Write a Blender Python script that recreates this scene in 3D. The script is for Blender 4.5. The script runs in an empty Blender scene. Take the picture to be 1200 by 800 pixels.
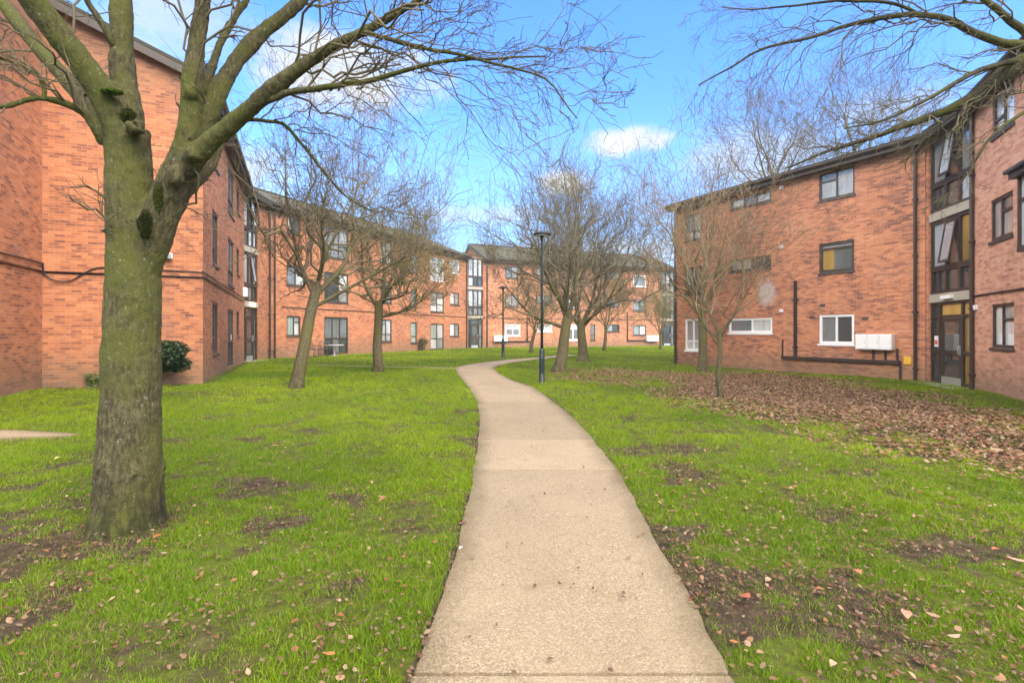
import bpy, math, random
import numpy as np
from mathutils import Vector

# ------------------------------------------------------------------ camera, world, sun, exposure
scn = bpy.context.scene
col = scn.collection
EYE, F, CX, HY = 1.5, 600.0, 600.0, 390.0          # eye height (m), focal length and horizon in photo pixels
cam_d = bpy.data.cameras.new('camera')
cam = bpy.data.objects.new('camera', cam_d)
col.objects.link(cam)
cam.location = (0, 0, EYE)
cam.rotation_euler = (math.radians(90), 0, 0)
cam_d.sensor_width = 36.0
cam_d.lens = 18.0
cam_d.shift_y = -10.0 / 1200
cam_d.clip_start = 0.05
cam_d.clip_end = 3000
scn.camera = cam

SUN_EL, SUN_AZ = math.radians(40), math.radians(140)      # azimuth from +Y towards +X: behind the camera, a little right
SUN_STRENGTH, SKY_STRENGTH, EXPOSURE = 1.15, 0.15, 1.9

world = bpy.data.worlds.new('World')
scn.world = world
world.use_nodes = True


class NT:
    """small node-tree builder"""
    def __init__(self, tree):
        self.t = tree
        self.n = tree.nodes
        self.n.clear()

    def node(self, kind, **kw):
        nd = self.n.new(kind)
        for k, v in kw.items():
            setattr(nd, k, v)
        return nd

    def put(self, sock, v):
        if hasattr(v, 'is_linked') or isinstance(v, bpy.types.NodeSocket):
            self.t.links.new(v, sock)
        else:
            if sock.type == 'RGBA' and hasattr(v, '__len__') and len(v) == 3:
                v = (*v, 1)
            sock.default_value = v

    def math(self, op, a, b=None, c=None, clamp=False):
        nd = self.node('ShaderNodeMath', operation=op, use_clamp=clamp)
        for i, v in enumerate((a, b, c)):
            if v is not None:
                self.put(nd.inputs[i], v)
        return nd.outputs[0]

    def mix(self, f, a, b, mode='MIX'):
        nd = self.node('ShaderNodeMix', data_type='RGBA', blend_type=mode)
        self.put(nd.inputs[0], f)
        self.put(nd.inputs[6], a)
        self.put(nd.inputs[7], b)
        return nd.outputs[2]

    def noise(self, vec, scale, detail=3, rough=.55, dist=0, out=0):
        nd = self.node('ShaderNodeTexNoise')
        if vec is not None:
            self.put(nd.inputs['Vector'], vec)
        nd.inputs['Scale'].default_value = scale
        nd.inputs['Detail'].default_value = detail
        nd.inputs['Roughness'].default_value = rough
        nd.inputs['Distortion'].default_value = dist
        return nd.outputs[out]

    def ramp(self, f, stops, interp='LINEAR'):
        nd = self.node('ShaderNodeValToRGB')
        cr = nd.color_ramp
        cr.interpolation = interp
        while len(cr.elements) < len(stops):
            cr.elements.new(0.5)
        for e, (p, c) in zip(cr.elements, stops):
            e.position = p
            if not hasattr(c, '__len__'):
                c = (c, c, c)
            e.color = (*c, 1) if len(c) == 3 else c
        self.put(nd.inputs[0], f)
        return nd.outputs[0]

    def smooth(self, f, a, b):
        nd = self.node('ShaderNodeMapRange', interpolation_type='SMOOTHSTEP')
        self.put(nd.inputs[0], f)
        nd.inputs[1].default_value = a
        nd.inputs[2].default_value = b
        return nd.outputs[0]

    def scale(self, vec, s):
        nd = self.node('ShaderNodeVectorMath', operation='MULTIPLY')
        self.put(nd.inputs[0], vec)
        nd.inputs[1].default_value = s
        return nd.outputs[0]


# ---- world: Nishita sky with clouds that sit at their own bearings in the sky
w = NT(world.node_tree)
sky = w.node('ShaderNodeTexSky', sky_type='NISHITA')
sky.sun_disc = False
sky.sun_elevation = SUN_EL
sky.sun_rotation = SUN_AZ
sky.air_density = 1.0
sky.dust_density = 0.4
sky.ozone_density = 2.5
geo = w.node('ShaderNodeTexCoord').outputs['Generated']
sep = w.node('ShaderNodeSeparateXYZ')
w.put(sep.inputs[0], geo)
az = w.math('ARCTAN2', sep.outputs[0], sep.outputs[1])
el = w.math('ARCSINE', sep.outputs[2])
n1 = w.noise(w.scale(geo, (1, 1, 1.8)), 7, 7, .62, .5)
n2 = w.noise(w.scale(geo, (1, 1, 1.8)), 22, 6, .65, .4)
nn = w.math('ADD', w.math('MULTIPLY', w.math('SUBTRACT', n1, .5), 1.6), w.math('MULTIPLY', w.math('SUBTRACT', n2, .5), .9))
cloud = None
#   azimuth, elevation, half width, half height (degrees), opacity
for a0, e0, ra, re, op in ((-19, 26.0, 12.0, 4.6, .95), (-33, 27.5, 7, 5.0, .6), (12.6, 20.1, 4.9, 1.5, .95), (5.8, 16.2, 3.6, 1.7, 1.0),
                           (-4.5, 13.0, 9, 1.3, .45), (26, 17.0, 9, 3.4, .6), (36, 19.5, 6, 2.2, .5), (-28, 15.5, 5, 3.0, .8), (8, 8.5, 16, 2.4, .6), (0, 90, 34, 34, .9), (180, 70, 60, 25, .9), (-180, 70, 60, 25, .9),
                           (78, 30, 26, 17, .9), (-82, 32, 28, 18, .95), (140, 35, 40, 15, .8), (-140, 30, 40, 14, .8)):  # overhead, side and rear clouds are added out of view as fill light
    dx = w.math('DIVIDE', w.math('SUBTRACT', az, math.radians(a0)), math.radians(ra))
    dy = w.math('DIVIDE', w.math('SUBTRACT', el, math.radians(e0)), math.radians(re))
    r2 = w.math('ADD', w.math('MULTIPLY', dx, dx), w.math('MULTIPLY', dy, dy))
    v = w.math('ADD', w.math('SUBTRACT', 1.0, w.math('SQRT', r2)), w.math('MULTIPLY', nn, .85))
    v = w.math('MULTIPLY', w.smooth(v, -.1, .7), op)
    cloud = v if cloud is None else w.math('MAXIMUM', cloud, v)
low = w.math('MULTIPLY', w.smooth(el, .46, .04), .72)            # pale moist air low over the horizon
tint = w.mix(1.0, sky.outputs[0], (.36, .60, .95), 'MULTIPLY')
c = w.mix(low, tint, (1.02, 1.40, 1.72))
cc = w.mix(w.smooth(nn, -.5, .5), (1.45, 1.58, 1.72), (1.95, 1.97, 2.0))
back = w.smooth(w.math('MAXIMUM', w.math('ABSOLUTE', az), w.math('MULTIPLY', el, 1.25)), .95, 1.5)     # out-of-view cloud overhead and behind, brightened to add fill light
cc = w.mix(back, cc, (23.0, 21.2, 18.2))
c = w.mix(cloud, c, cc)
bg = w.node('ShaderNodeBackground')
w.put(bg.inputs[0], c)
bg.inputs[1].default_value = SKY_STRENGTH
wo = w.node('ShaderNodeOutputWorld')
w.t.links.new(bg.outputs[0], wo.inputs[0])

sun_d = bpy.data.lights.new('sun', 'SUN')
sun_d.energy = SUN_STRENGTH
sun_d.angle = math.radians(40)
sun_d.color = (1, .88, .70)
sun = bpy.data.objects.new('sun', sun_d)
col.objects.link(sun)
sv = Vector((math.sin(SUN_AZ) * math.cos(SUN_EL), math.cos(SUN_AZ) * math.cos(SUN_EL), math.sin(SUN_EL)))
sun.rotation_euler = sv.to_track_quat('Z', 'Y').to_euler()
sun.location = sv * 60

scn.view_settings.view_transform = 'Standard'
scn.view_settings.look = 'None'
scn.view_settings.exposure = EXPOSURE
scn.view_settings.gamma = 1
scn.view_settings.use_curve_mapping = False
scn.render.engine = 'CYCLES'
scn.cycles.use_denoising = True
scn.cycles.max_bounces = 6
scn.cycles.diffuse_bounces = 3
scn.cycles.transparent_max_bounces = 6

# ------------------------------------------------------------------ helpers
rng = np.random.default_rng(7)
random.seed(7)


def ss(a, b, x):
    t = np.clip((np.asarray(x, float) - a) / (b - a), 0, 1)
    return t * t * (3 - 2 * t)


def gz(x, y):
    """height of the lawn: nearly level, with a low rise towards the back left"""
    x = np.asarray(x, float)
    y = np.asarray(y, float)
    u = y - x
    return .17 * ss(15, 24, u) - .09 * ss(2, 8, x) * ss(7, 14, y) * (1 - ss(18, 30, u))


_tab = np.random.default_rng(3).random((256, 256))


def vnoise(x, y):
    xi = np.floor(x).astype(int)
    yi = np.floor(y).astype(int)
    fx = x - xi
    fy = y - yi
    fx = fx * fx * (3 - 2 * fx)
    fy = fy * fy * (3 - 2 * fy)
    g = lambda a, b: _tab[a & 255, b & 255]
    return (g(xi, yi) * (1 - fx) + g(xi + 1, yi) * fx) * (1 - fy) + (g(xi, yi + 1) * (1 - fx) + g(xi + 1, yi + 1) * fx) * fy


def fbm(x, y, sc=1.0, octv=4):
    v, a, t = 0, 1, 0
    for i in range(octv):
        v = v + a * vnoise(x * sc + 17.3 * i, y * sc + 5.1 * i)
        t += a
        a *= .55
        sc *= 2.1
    return v / t


def ground_pt(px, py):
    """the point of the lawn seen at a photo pixel"""
    D = 10.0
    for _ in range(60):
        x = (px - CX) / F * D
        D = .5 * D + .5 * (EYE - float(gz(x, D))) * F / (py - HY)
    return np.array([(px - CX) / F * D, D])


def link(o, parent=None):
    col.objects.link(o)
    if parent is not None:
        o.parent = parent
    return o


def tag(o, label=None, cat=None, group=None, kind=None):
    for k, v in (('label', label), ('category', cat), ('group', group), ('kind', kind)):
        if v:
            o[k] = v
    return o


def empty(name, loc, label, cat, group=None):
    o = bpy.data.objects.new(name, None)
    o.location = loc
    o.empty_display_size = .2
    link(o)
    return tag(o, label, cat, group)


def origin(o):
    p = Vector((0, 0, 0))
    while o is not None:
        p = p + Vector(o.location)
        o = o.parent
    return np.array(p)


def mesh_np(name, verts, faces, mat, parent=None, smooth=False, colors=None, uv=None):
    """verts in world metres; faces an (n,k) array or list of arrays; the object sits at its parent's base"""
    verts = np.asarray(verts, np.float32).reshape(-1, 3)
    if parent is not None:
        verts = verts - origin(parent).astype(np.float32)
    if not isinstance(faces, list):
        faces = [faces]
    faces = [np.asarray(f, np.int32) for f in faces if len(f)]
    me = bpy.data.meshes.new(name)
    me.vertices.add(len(verts))
    me.vertices.foreach_set('co', verts.ravel())
    lv = np.concatenate([f.ravel() for f in faces])
    tot = np.concatenate([np.full(len(f), f.shape[1], np.int32) for f in faces])
    st = np.concatenate([[0], np.cumsum(tot)[:-1]]).astype(np.int32)
    me.loops.add(len(lv))
    me.loops.foreach_set('vertex_index', lv)
    me.polygons.add(len(tot))
    me.polygons.foreach_set('loop_start', st)
    me.polygons.foreach_set('use_smooth', np.full(len(tot), bool(smooth)))
    me.update(calc_edges=True)
    if colors is not None:
        at = me.color_attributes.new('Col', 'FLOAT_COLOR', 'POINT')
        at.data.foreach_set('color', np.asarray(colors, np.float32).ravel())
    if uv is not None:
        ul = me.uv_layers.new(name='UVMap')
        ul.data.foreach_set('uv', np.asarray(uv, np.float32)[lv].ravel())
    me.validate()
    if mat is not None:
        me.materials.append(mat)
    o = bpy.data.objects.new(name, me)
    return link(o, parent)


class MB:
    """collects shapes; build() links them as ONE mesh object"""
    def __init__(self):
        self.v, self.f3, self.f4, self.uv, self.n = [], [], [], [], 0

    def add(self, v, faces, uv=None):
        v = np.asarray(v, float)
        for f in faces:
            f = [i + self.n for i in f]
            if len(f) == 3:
                self.f3.append(f)
            elif len(f) == 4:
                self.f4.append(f)
            else:
                for i in range(1, len(f) - 1):
                    self.f3.append([f[0], f[i], f[i + 1]])
        self.v.append(v)
        self.uv.append(np.zeros((len(v), 2)) if uv is None else np.asarray(uv, float))
        self.n += len(v)

    def hexa(self, p):
        """p: 8 corners, bottom ring 0-3 then top ring 4-7"""
        self.add(p, [(3, 2, 1, 0), (4, 5, 6, 7), (0, 1, 5, 4), (1, 2, 6, 5), (2, 3, 7, 6), (3, 0, 4, 7)])

    def box(self, c, sx, sy, sz, rz=0):
        ca, sa = math.cos(rz), math.sin(rz)
        p = []
        for z in (-.5, .5):
            for a, b in ((-.5, -.5), (.5, -.5), (.5, .5), (-.5, .5)):
                x, y = a * sx, b * sy
                p.append((c[0] + x * ca - y * sa, c[1] + x * sa + y * ca, c[2] + z * sz))
        self.hexa(p)

    def quad(self, p, uv=None):
        self.add(p, [(0, 1, 2, 3)], uv)

    def tube(self, pts, r, sides=8, caps=True):
        pts = np.asarray(pts, float)
        R = np.broadcast_to(np.asarray(r, float), (len(pts),))
        V, Fq = tubes(pts[None], R[None], sides)
        fs = [tuple(f) for f in Fq]
        if caps:
            fs.append(tuple(range(sides))[::-1])
            fs.append(tuple(range((len(pts) - 1) * sides, len(pts) * sides)))
        self.add(V, fs)

    def lathe(self, c, prof, sides=24):
        V = []
        for r, z in prof:
            for k in range(sides):
                a = 2 * math.pi * k / sides
                V.append((c[0] + r * math.cos(a), c[1] + r * math.sin(a), c[2] + z))
        fs = []
        for i in range(len(prof) - 1):
            for k in range(sides):
                k2 = (k + 1) % sides
                fs.append((i * sides + k, i * sides + k2, (i + 1) * sides + k2, (i + 1) * sides + k))
        fs.append(tuple(range(sides))[::-1])
        fs.append(tuple(range((len(prof) - 1) * sides, len(prof) * sides)))
        self.add(V, fs)

    def build(self, name, mat, parent=None, smooth=False, bevel=0):
        fl = []
        if self.f3:
            fl.append(np.array(self.f3))
        if self.f4:
            fl.append(np.array(self.f4))
        o = mesh_np(name, np.concatenate(self.v), fl, mat, parent, smooth, uv=np.concatenate(self.uv))
        if bevel:
            m = o.modifiers.new('bevel', 'BEVEL')
            m.width = bevel
            m.segments = 2
            m.limit_method = 'ANGLE'
        return o


def tubes(P, R, sides):
    """P (B,N,3) polylines, R (B,N) radii -> verts, quads"""
    P = np.asarray(P, float)
    B, N, _ = P.shape
    T = np.gradient(P, axis=1)
    T /= np.linalg.norm(T, axis=2, keepdims=True) + 1e-9
    m = T.mean(1)
    m /= np.linalg.norm(m, axis=1, keepdims=True) + 1e-9
    ax = np.argmin(np.abs(m), axis=1)
    ref = np.zeros((B, 3))
    ref[np.arange(B), ax] = 1
    ref = np.repeat(ref[:, None, :], N, 1)
    e1 = np.cross(T, ref)
    e1 /= np.linalg.norm(e1, axis=2, keepdims=True) + 1e-9
    e2 = np.cross(T, e1)
    a = np.arange(sides) * 2 * math.pi / sides
    V = P[:, :, None, :] + R[:, :, None, None] * (np.cos(a)[None, None, :, None] * e1[:, :, None, :] + np.sin(a)[None, None, :, None] * e2[:, :, None, :])
    idx = np.arange(B * N * sides).reshape(B, N, sides)
    q = np.stack([idx[:, :-1, :], np.roll(idx, -1, 2)[:, :-1, :], np.roll(idx, -1, 2)[:, 1:, :], idx[:, 1:, :]], -1).reshape(-1, 4)
    return V.reshape(-1, 3), q


def catmull(pts, n):
    pts = np.asarray(pts, float)
    p = np.vstack([2 * pts[0] - pts[1], pts, 2 * pts[-1] - pts[-2]])
    k = len(pts) - 1
    out = []
    for t in np.linspace(0, k, n):
        i = min(int(t), k - 1)
        u = t - i
        a, b, c_, d = p[i], p[i + 1], p[i + 2], p[i + 3]
        out.append(.5 * ((2 * b) + (c_ - a) * u + (2 * a - 5 * b + 4 * c_ - d) * u * u + (3 * b - a - 3 * c_ + d) * u ** 3))
    return np.array(out)


# ------------------------------------------------------------------ materials
def new_mat(name):
    m = bpy.data.materials.new(name)
    m.use_nodes = True
    t = NT(m.node_tree)
    out = t.node('ShaderNodeOutputMaterial')
    p = t.node('ShaderNodeBsdfPrincipled')
    t.t.links.new(p.outputs[0], out.inputs[0])
    return m, t, p, out


def bump(t, p, h, strength=.4, dist=.02):
    b = t.node('ShaderNodeBump')
    b.inputs['Strength'].default_value = strength
    b.inputs['Distance'].default_value = dist
    t.put(b.inputs['Height'], h)
    t.t.links.new(b.outputs[0], p.inputs['Normal'])


def simple_mat(name, c, rough=.6, var=.15, sc=6.0, metal=0, spec=.5, bmp=0):
    m, t, p, _ = new_mat(name)
    co = t.node('ShaderNodeTexCoord').outputs['Object']
    n = t.noise(co, sc, 5, .6)
    f = t.math('MULTIPLY_ADD', n, 2 * var, 1 - var)
    cn = t.node('ShaderNodeCombineColor')
    t.put(p.inputs['Base Color'], t.mix(1.0, c, f, 'MULTIPLY'))
    p.inputs['Roughness'].default_value = rough
    p.inputs['Metallic'].default_value = metal
    p.inputs['Specular IOR Level'].default_value = spec
    if bmp:
        bump(t, p, t.noise(co, sc * 6, 4, .6), bmp, .01)
    return m


def brick_mat(name, palette, mortar, stain=.35, patch_at=None, area=.6):
    m, t, p, _ = new_mat(name)
    uv = t.node('ShaderNodeTexCoord').outputs['UV']
    br = t.node('ShaderNodeTexBrick', offset=.5)
    t.put(br.inputs['Vector'], uv)
    for k, v in (('Scale', 1.0), ('Mortar Size', .006), ('Mortar Smooth', .3), ('Bias', 0), ('Brick Width', .215), ('Row Height', .070)):
        br.inputs[k].default_value = v
    br.inputs['Color1'].default_value = (0, 0, 0, 1)
    br.inputs['Color2'].default_value = (1, 1, 1, 1)
    br.inputs['Mortar'].default_value = (.5, .5, .5, 1)
    patch = t.noise(uv, .55, 4, .6)
    streak = t.noise(t.scale(uv, (.35, 2.6, 1)), 1.6, 4, .65)
    rv = t.node('ShaderNodeSeparateColor')
    t.put(rv.inputs[0], br.outputs['Color'])
    # each brick's own value, pushed towards darker firings in some courses and areas
    v = t.math('ADD', t.math('MULTIPLY_ADD', rv.outputs[0], .46, -.02), t.math('MULTIPLY', streak, .52))
    v = t.math('ADD', v, t.math('MULTIPLY', t.math('SUBTRACT', patch, .5), area), clamp=True)
    mid = t.noise(t.scale(uv, (1, 1.6, 1)), 3.2, 4, .7)
    v = t.math('ADD', v, t.math('MULTIPLY', t.math('SUBTRACT', mid, .52), .55), clamp=True)
    bc = t.ramp(v, palette)
    fine = t.noise(uv, 60, 3, .6)
    bc = t.mix(.35, bc, t.mix(1.0, bc, t.math('MULTIPLY_ADD', fine, 1.0, .5), 'MULTIPLY'))
    # pale bloom (salts) in soft clouds, and grime/algae close to the ground
    bl = t.smooth(t.noise(uv, .9, 5, .65), .5, .78)
    bc = t.mix(t.math('MULTIPLY', bl, .17), bc, (.60, .38, .26))
    c2 = t.mix(t.math('MULTIPLY', br.outputs['Fac'], .5), bc, mortar)
    sp = t.node('ShaderNodeSeparateXYZ')
    t.put(sp.inputs[0], uv)
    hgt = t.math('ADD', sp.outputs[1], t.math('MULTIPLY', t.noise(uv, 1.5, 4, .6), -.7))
    if patch_at:                                            # pale mortar left where a fitting came off the wall
        px_ = t.math('DIVIDE', t.math('SUBTRACT', sp.outputs[0], patch_at[0]), .42)
        py_ = t.math('DIVIDE', t.math('SUBTRACT', sp.outputs[1], patch_at[1]), .58)
        rr_ = t.math('SQRT', t.math('ADD', t.math('MULTIPLY', px_, px_), t.math('MULTIPLY', py_, py_)))
        rr_ = t.math('ADD', rr_, t.math('MULTIPLY', t.math('SUBTRACT', t.noise(uv, 5, 5, .7), .5), 1.1))
        c2 = t.mix(t.math('MULTIPLY', t.smooth(rr_, 1.25, .6), .72), c2, (.56, .47, .41))
    run = t.smooth(t.noise(t.scale(uv, (2.4, .16, 1)), 1.3, 5, .65), .50, .74)                # rain runs
    c2 = t.mix(t.math('MULTIPLY', run, .26), c2, (.20, .125, .085))
    soot = t.math('ADD', sp.outputs[1], t.math('MULTIPLY', t.noise(uv, 1.1, 4, .6), 1.4))
    c2 = t.mix(t.math('MULTIPLY', t.smooth(soot, 7.3, 8.9), .45), c2, (.16, .11, .07))
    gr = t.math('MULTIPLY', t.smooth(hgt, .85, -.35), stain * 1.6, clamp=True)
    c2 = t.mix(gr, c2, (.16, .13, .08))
    t.put(p.inputs['Base Color'], c2)
    p.inputs['Roughness'].default_value = .88
    p.inputs['Specular IOR Level'].default_value = .25
    bump(t, p, t.math('ADD', t.math('MULTIPLY', br.outputs['Fac'], -1), t.math('MULTIPLY', fine, .3)), .5, .008)
    return m


M = {}
M['brick'] = brick_mat('orange_brick', [(0, (.095, .045, .036)), (.2, (.22, .080, .047)), (.42, (.39, .138, .060)), (.7, (.51, .20, .084)), (1, (.56, .28, .145))], (.45, .31, .22))
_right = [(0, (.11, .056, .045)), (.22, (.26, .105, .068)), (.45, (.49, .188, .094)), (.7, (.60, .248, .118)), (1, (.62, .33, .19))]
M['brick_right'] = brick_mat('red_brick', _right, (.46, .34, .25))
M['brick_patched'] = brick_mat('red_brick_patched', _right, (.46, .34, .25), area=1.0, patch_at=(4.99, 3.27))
M['brick_pale'] = brick_mat('pink_brick', [(0, (.22, .10, .07)), (.25, (.46, .205, .125)), (.5, (.64, .31, .185)), (.75, (.68, .37, .235)), (1, (.72, .47, .33))], (.48, .37, .29))


def roof_mat():
    m, t, p, _ = new_mat('roof_tile')
    uv = t.node('ShaderNodeTexCoord').outputs['UV']
    br = t.node('ShaderNodeTexBrick', offset=.5)
    t.put(br.inputs['Vector'], uv)
    for k, v in (('Scale', 1.0), ('Mortar Size', .008), ('Brick Width', .3), ('Row Height', .32)):
        br.inputs[k].default_value = v
    br.inputs['Color1'].default_value = (.042, .036, .026, 1)
    br.inputs['Color2'].default_value = (.075, .062, .042, 1)
    br.inputs['Mortar'].default_value = (.03, .025, .02, 1)
    mo = t.smooth(t.noise(uv, 1.7, 5, .65), .42, .62)
    c = t.mix(t.math('MULTIPLY', mo, .75), br.outputs['Color'], (.075, .078, .022))
    t.put(p.inputs['Base Color'], c)
    p.inputs['Roughness'].default_value = .9
    sp = t.node('ShaderNodeSeparateXYZ')
    t.put(sp.inputs[0], uv)
    saw = t.math('FRACT', t.math('DIVIDE', sp.outputs[1], .32))
    bump(t, p, t.math('ADD', saw, t.noise(uv, 14, 3)), .6, .03)
    return m


M['roof'] = roof_mat()
M['wood'] = simple_mat('dark_brown_timber', (.045, .030, .020), .45, .3, 9)
M['fascia'] = simple_mat('fascia_brown', (.06, .042, .028), .6, .3, 4)
M['white'] = simple_mat('white_plastic', (.84, .82, .78), .35, .05, 5)
M['black'] = simple_mat('black_plastic', (.018, .016, .015), .4, .3, 8)
M['pipe_brown'] = simple_mat('brown_pipe', (.045, .030, .022), .4, .25, 8)
M['concrete'] = simple_mat('beam_concrete', (.40, .35, .26), .85, .2, 7, bmp=.2)
M['sill'] = simple_mat('dark_sill', (.07, .05, .038), .6, .3, 5)
M['steel'] = simple_mat('brushed_steel', (.55, .55, .54), .35, .1, 5, metal=.7)
M['yellow'] = simple_mat('yellow_sign', (.75, .42, .03), .5, .08, 5)
M['red'] = simple_mat('red_notice', (.55, .10, .08), .5, .08, 5)
M['green_paint'] = simple_mat('dark_green_paint', (.012, .022, .018), .35, .25, 6)
M['stone'] = simple_mat('grey_stone', (.24, .22, .18), .9, .4, 5, bmp=.6)
M['earth'] = simple_mat('wound_dark', (.026, .024, .012), 1.0, .5, 20, spec=.0, bmp=.4)
M['chair'] = simple_mat('dark_metal', (.05, .05, .055), .4, .2, 8)
M['table'] = simple_mat('pale_metal', (.42, .42, .42), .4, .15, 8)


def glass_mat(name, c, sheen=.5, fold=0.0):
    """a closed pane: what stands behind it (dark room, curtain) under a smooth reflecting face"""
    m, t, p, _ = new_mat(name)
    co = t.node('ShaderNodeTexCoord').outputs['Object']
    n = t.noise(t.scale(co, (1, 1, .35)), 2.2, 3, .5)
    k = t.math('MULTIPLY_ADD', n, .9, .55)
    k = t.math('MULTIPLY', k, t.math('MULTIPLY_ADD', t.node('ShaderNodeObjectInfo').outputs['Random'], .75, .55))
    if fold:
        wv = t.noise(t.scale(co, (1, 1, .02)), 22, 2, .5)
        k = t.math('MULTIPLY', k, t.math('MULTIPLY_ADD', wv, fold, 1 - fold * .5))
    t.put(p.inputs['Base Color'], t.mix(1.0, c, k, 'MULTIPLY'))
    p.inputs['Roughness'].default_value = .03
    p.inputs['Specular IOR Level'].default_value = sheen
    p.inputs['Coat Weight'].default_value = .6
    p.inputs['Coat Roughness'].default_value = .02
    bump(t, p, t.noise(co, 1.6, 2, .5), .05, .05)
    return m


M['g_dark'] = glass_mat('pane_dark_room', (.06, .062, .058), .8)
M['g_mid'] = glass_mat('pane_grey_room', (.21, .215, .205), .8)
M['g_net'] = glass_mat('pane_net_curtain', (.42, .42, .385), .7, .8)
M['g_white'] = glass_mat('pane_white_curtain', (.56, .56, .52), .6, .5)
M['g_green'] = glass_mat('pane_green_curtain', (.30, .34, .27), .7, .8)
M['g_amber'] = glass_mat('pane_ochre_wall_behind', (.40, .25, .065), .5)
M['g_sky'] = glass_mat('pane_painted_sky', (.52, .56, .58), .9)  # pale sky reflection painted into the pane colour


def bark_mat(name, base, green, pale, dark):
    m, t, p, _ = new_mat(name)
    co = t.node('ShaderNodeTexCoord').outputs['Object']
    st = t.scale(co, (1, 1, .32))
    big = t.noise(co, 1.7, 4, .6)
    fib = t.noise(st, 40, 6, .7)
    c = t.mix(t.smooth(fib, .35, .68), dark, base)
    c = t.mix(t.math('MULTIPLY', t.smooth(big, .40, .62), .85), c, green)
    lich = t.smooth(t.noise(co, 34, 4, .7), .61, .70)
    c = t.mix(t.math('MULTIPLY', lich, .7), c, pale)
    sp = t.node('ShaderNodeSeparateXYZ')
    t.put(sp.inputs[0], co)
    foot = t.smooth(t.math('ADD', sp.outputs[2], t.math('MULTIPLY', t.math('SUBTRACT', t.noise(st, 9, 4), .5), .8)), .62, .05)
    foot = t.math('MULTIPLY', foot, t.smooth(t.noise(st, 14, 4, .7), .38, .6))
    c = t.mix(t.math('MULTIPLY', foot, .8), c, (dark[0] * .5, dark[1] * .55, dark[2] * .5))
    t.put(p.inputs['Base Color'], c)
    p.inputs['Roughness'].default_value = .9
    p.inputs['Specular IOR Level'].default_value = .2
    bump(t, p, t.math('ADD', fib, t.math('MULTIPLY', t.noise(co, 90, 3), .5)), .8, .03)
    return m


M['bark'] = bark_mat('bark_algae', (.118, .102, .044), (.082, .086, .015), (.28, .28, .22), (.042, .033, .016))
M['bark_mid'] = bark_mat('bark_grey_brown', (.175, .14, .075), (.125, .112, .036), (.27, .25, .18), (.07, .053, .03))
M['twig'] = simple_mat('twig_brown', (.135, .105, .05), .85, .35, 2.5)
M['twig_olive'] = simple_mat('twig_olive', (.175, .145, .055), .85, .35, 2.5)
M['twig_dark'] = simple_mat('twig_dark', (.10, .078, .036), .85, .35, 2.5)
M['twig_grey'] = simple_mat('twig_grey', (.135, .112, .062), .85, .3, 2.5)
M['twig_pale'] = simple_mat('twig_tan', (.22, .15, .075), .85, .3, 2.5)
M['moss_limb'] = bark_mat('moss_bark', (.075, .062, .030), (.078, .078, .016), (.16, .15, .1), (.03, .026, .012))


def vcol_mat(name, rough=.8, trans=.0, spec=.2, tint=(1, 1, 1)):
    m, t, p, out = new_mat(name)
    a = t.node('ShaderNodeVertexColor', layer_name='Col')
    t.put(p.inputs['Base Color'], a.outputs[0])
    p.inputs['Roughness'].default_value = rough
    p.inputs['Specular IOR Level'].default_value = spec
    if trans:
        tr = t.node('ShaderNodeBsdfTranslucent')
        t.put(tr.inputs[0], a.outputs[0])
        mx = t.node('ShaderNodeMixShader')
        mx.inputs[0].default_value = trans
        t.t.links.new(p.outputs[0], mx.inputs[1])
        t.t.links.new(tr.outputs[0], mx.inputs[2])
        t.t.links.new(mx.outputs[0], out.inputs[0])
    return m


M['grass'] = vcol_mat('grass_blade', .55, .42, .3)
M['leaf'] = vcol_mat('dead_leaf', .7, .2, .3)
M['moss'] = vcol_mat('moss', .95, .1, .05)
M['shrub_leaf'] = vcol_mat('shrub_leaf', .45, .2, .5)


def ground_mat():
    m, t, p, _ = new_mat('lawn_soil')
    co = t.node('ShaderNodeTexCoord').outputs['Object']
    a = t.node('ShaderNodeVertexColor', layer_name='Col')
    sp = t.node('ShaderNodeSeparateColor')
    t.put(sp.inputs[0], a.outputs[0])
    soil = t.ramp(t.noise(co, 9, 5, .7), [(.3, (.036, .024, .013)), (.55, (.075, .052, .029)), (.75, (.15, .11, .066))])
    gr = t.ramp(t.noise(co, 13, 5, .7), [(.3, (.040, .046, .010)), (.55, (.085, .100, .010)), (.75, (.15, .17, .016))])
    big = t.noise(co, .35, 3, .5)
    gr = t.mix(t.math('MULTIPLY', t.smooth(big, .4, .65), .5), gr, (.115, .15, .014))
    f = t.smooth(t.math('ADD', sp.outputs[0], t.math('MULTIPLY', t.math('SUBTRACT', t.noise(co, 22, 4, .7), .5), .5)), .35, .65)
    c = t.mix(f, gr, soil)
    t.put(p.inputs['Base Color'], c)
    p.inputs['Roughness'].default_value = .95
    p.inputs['Specular IOR Level'].default_value = .15
    bump(t, p, t.noise(co, 40, 5, .7), .9, .03)
    return m


M['ground'] = ground_mat()


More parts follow.
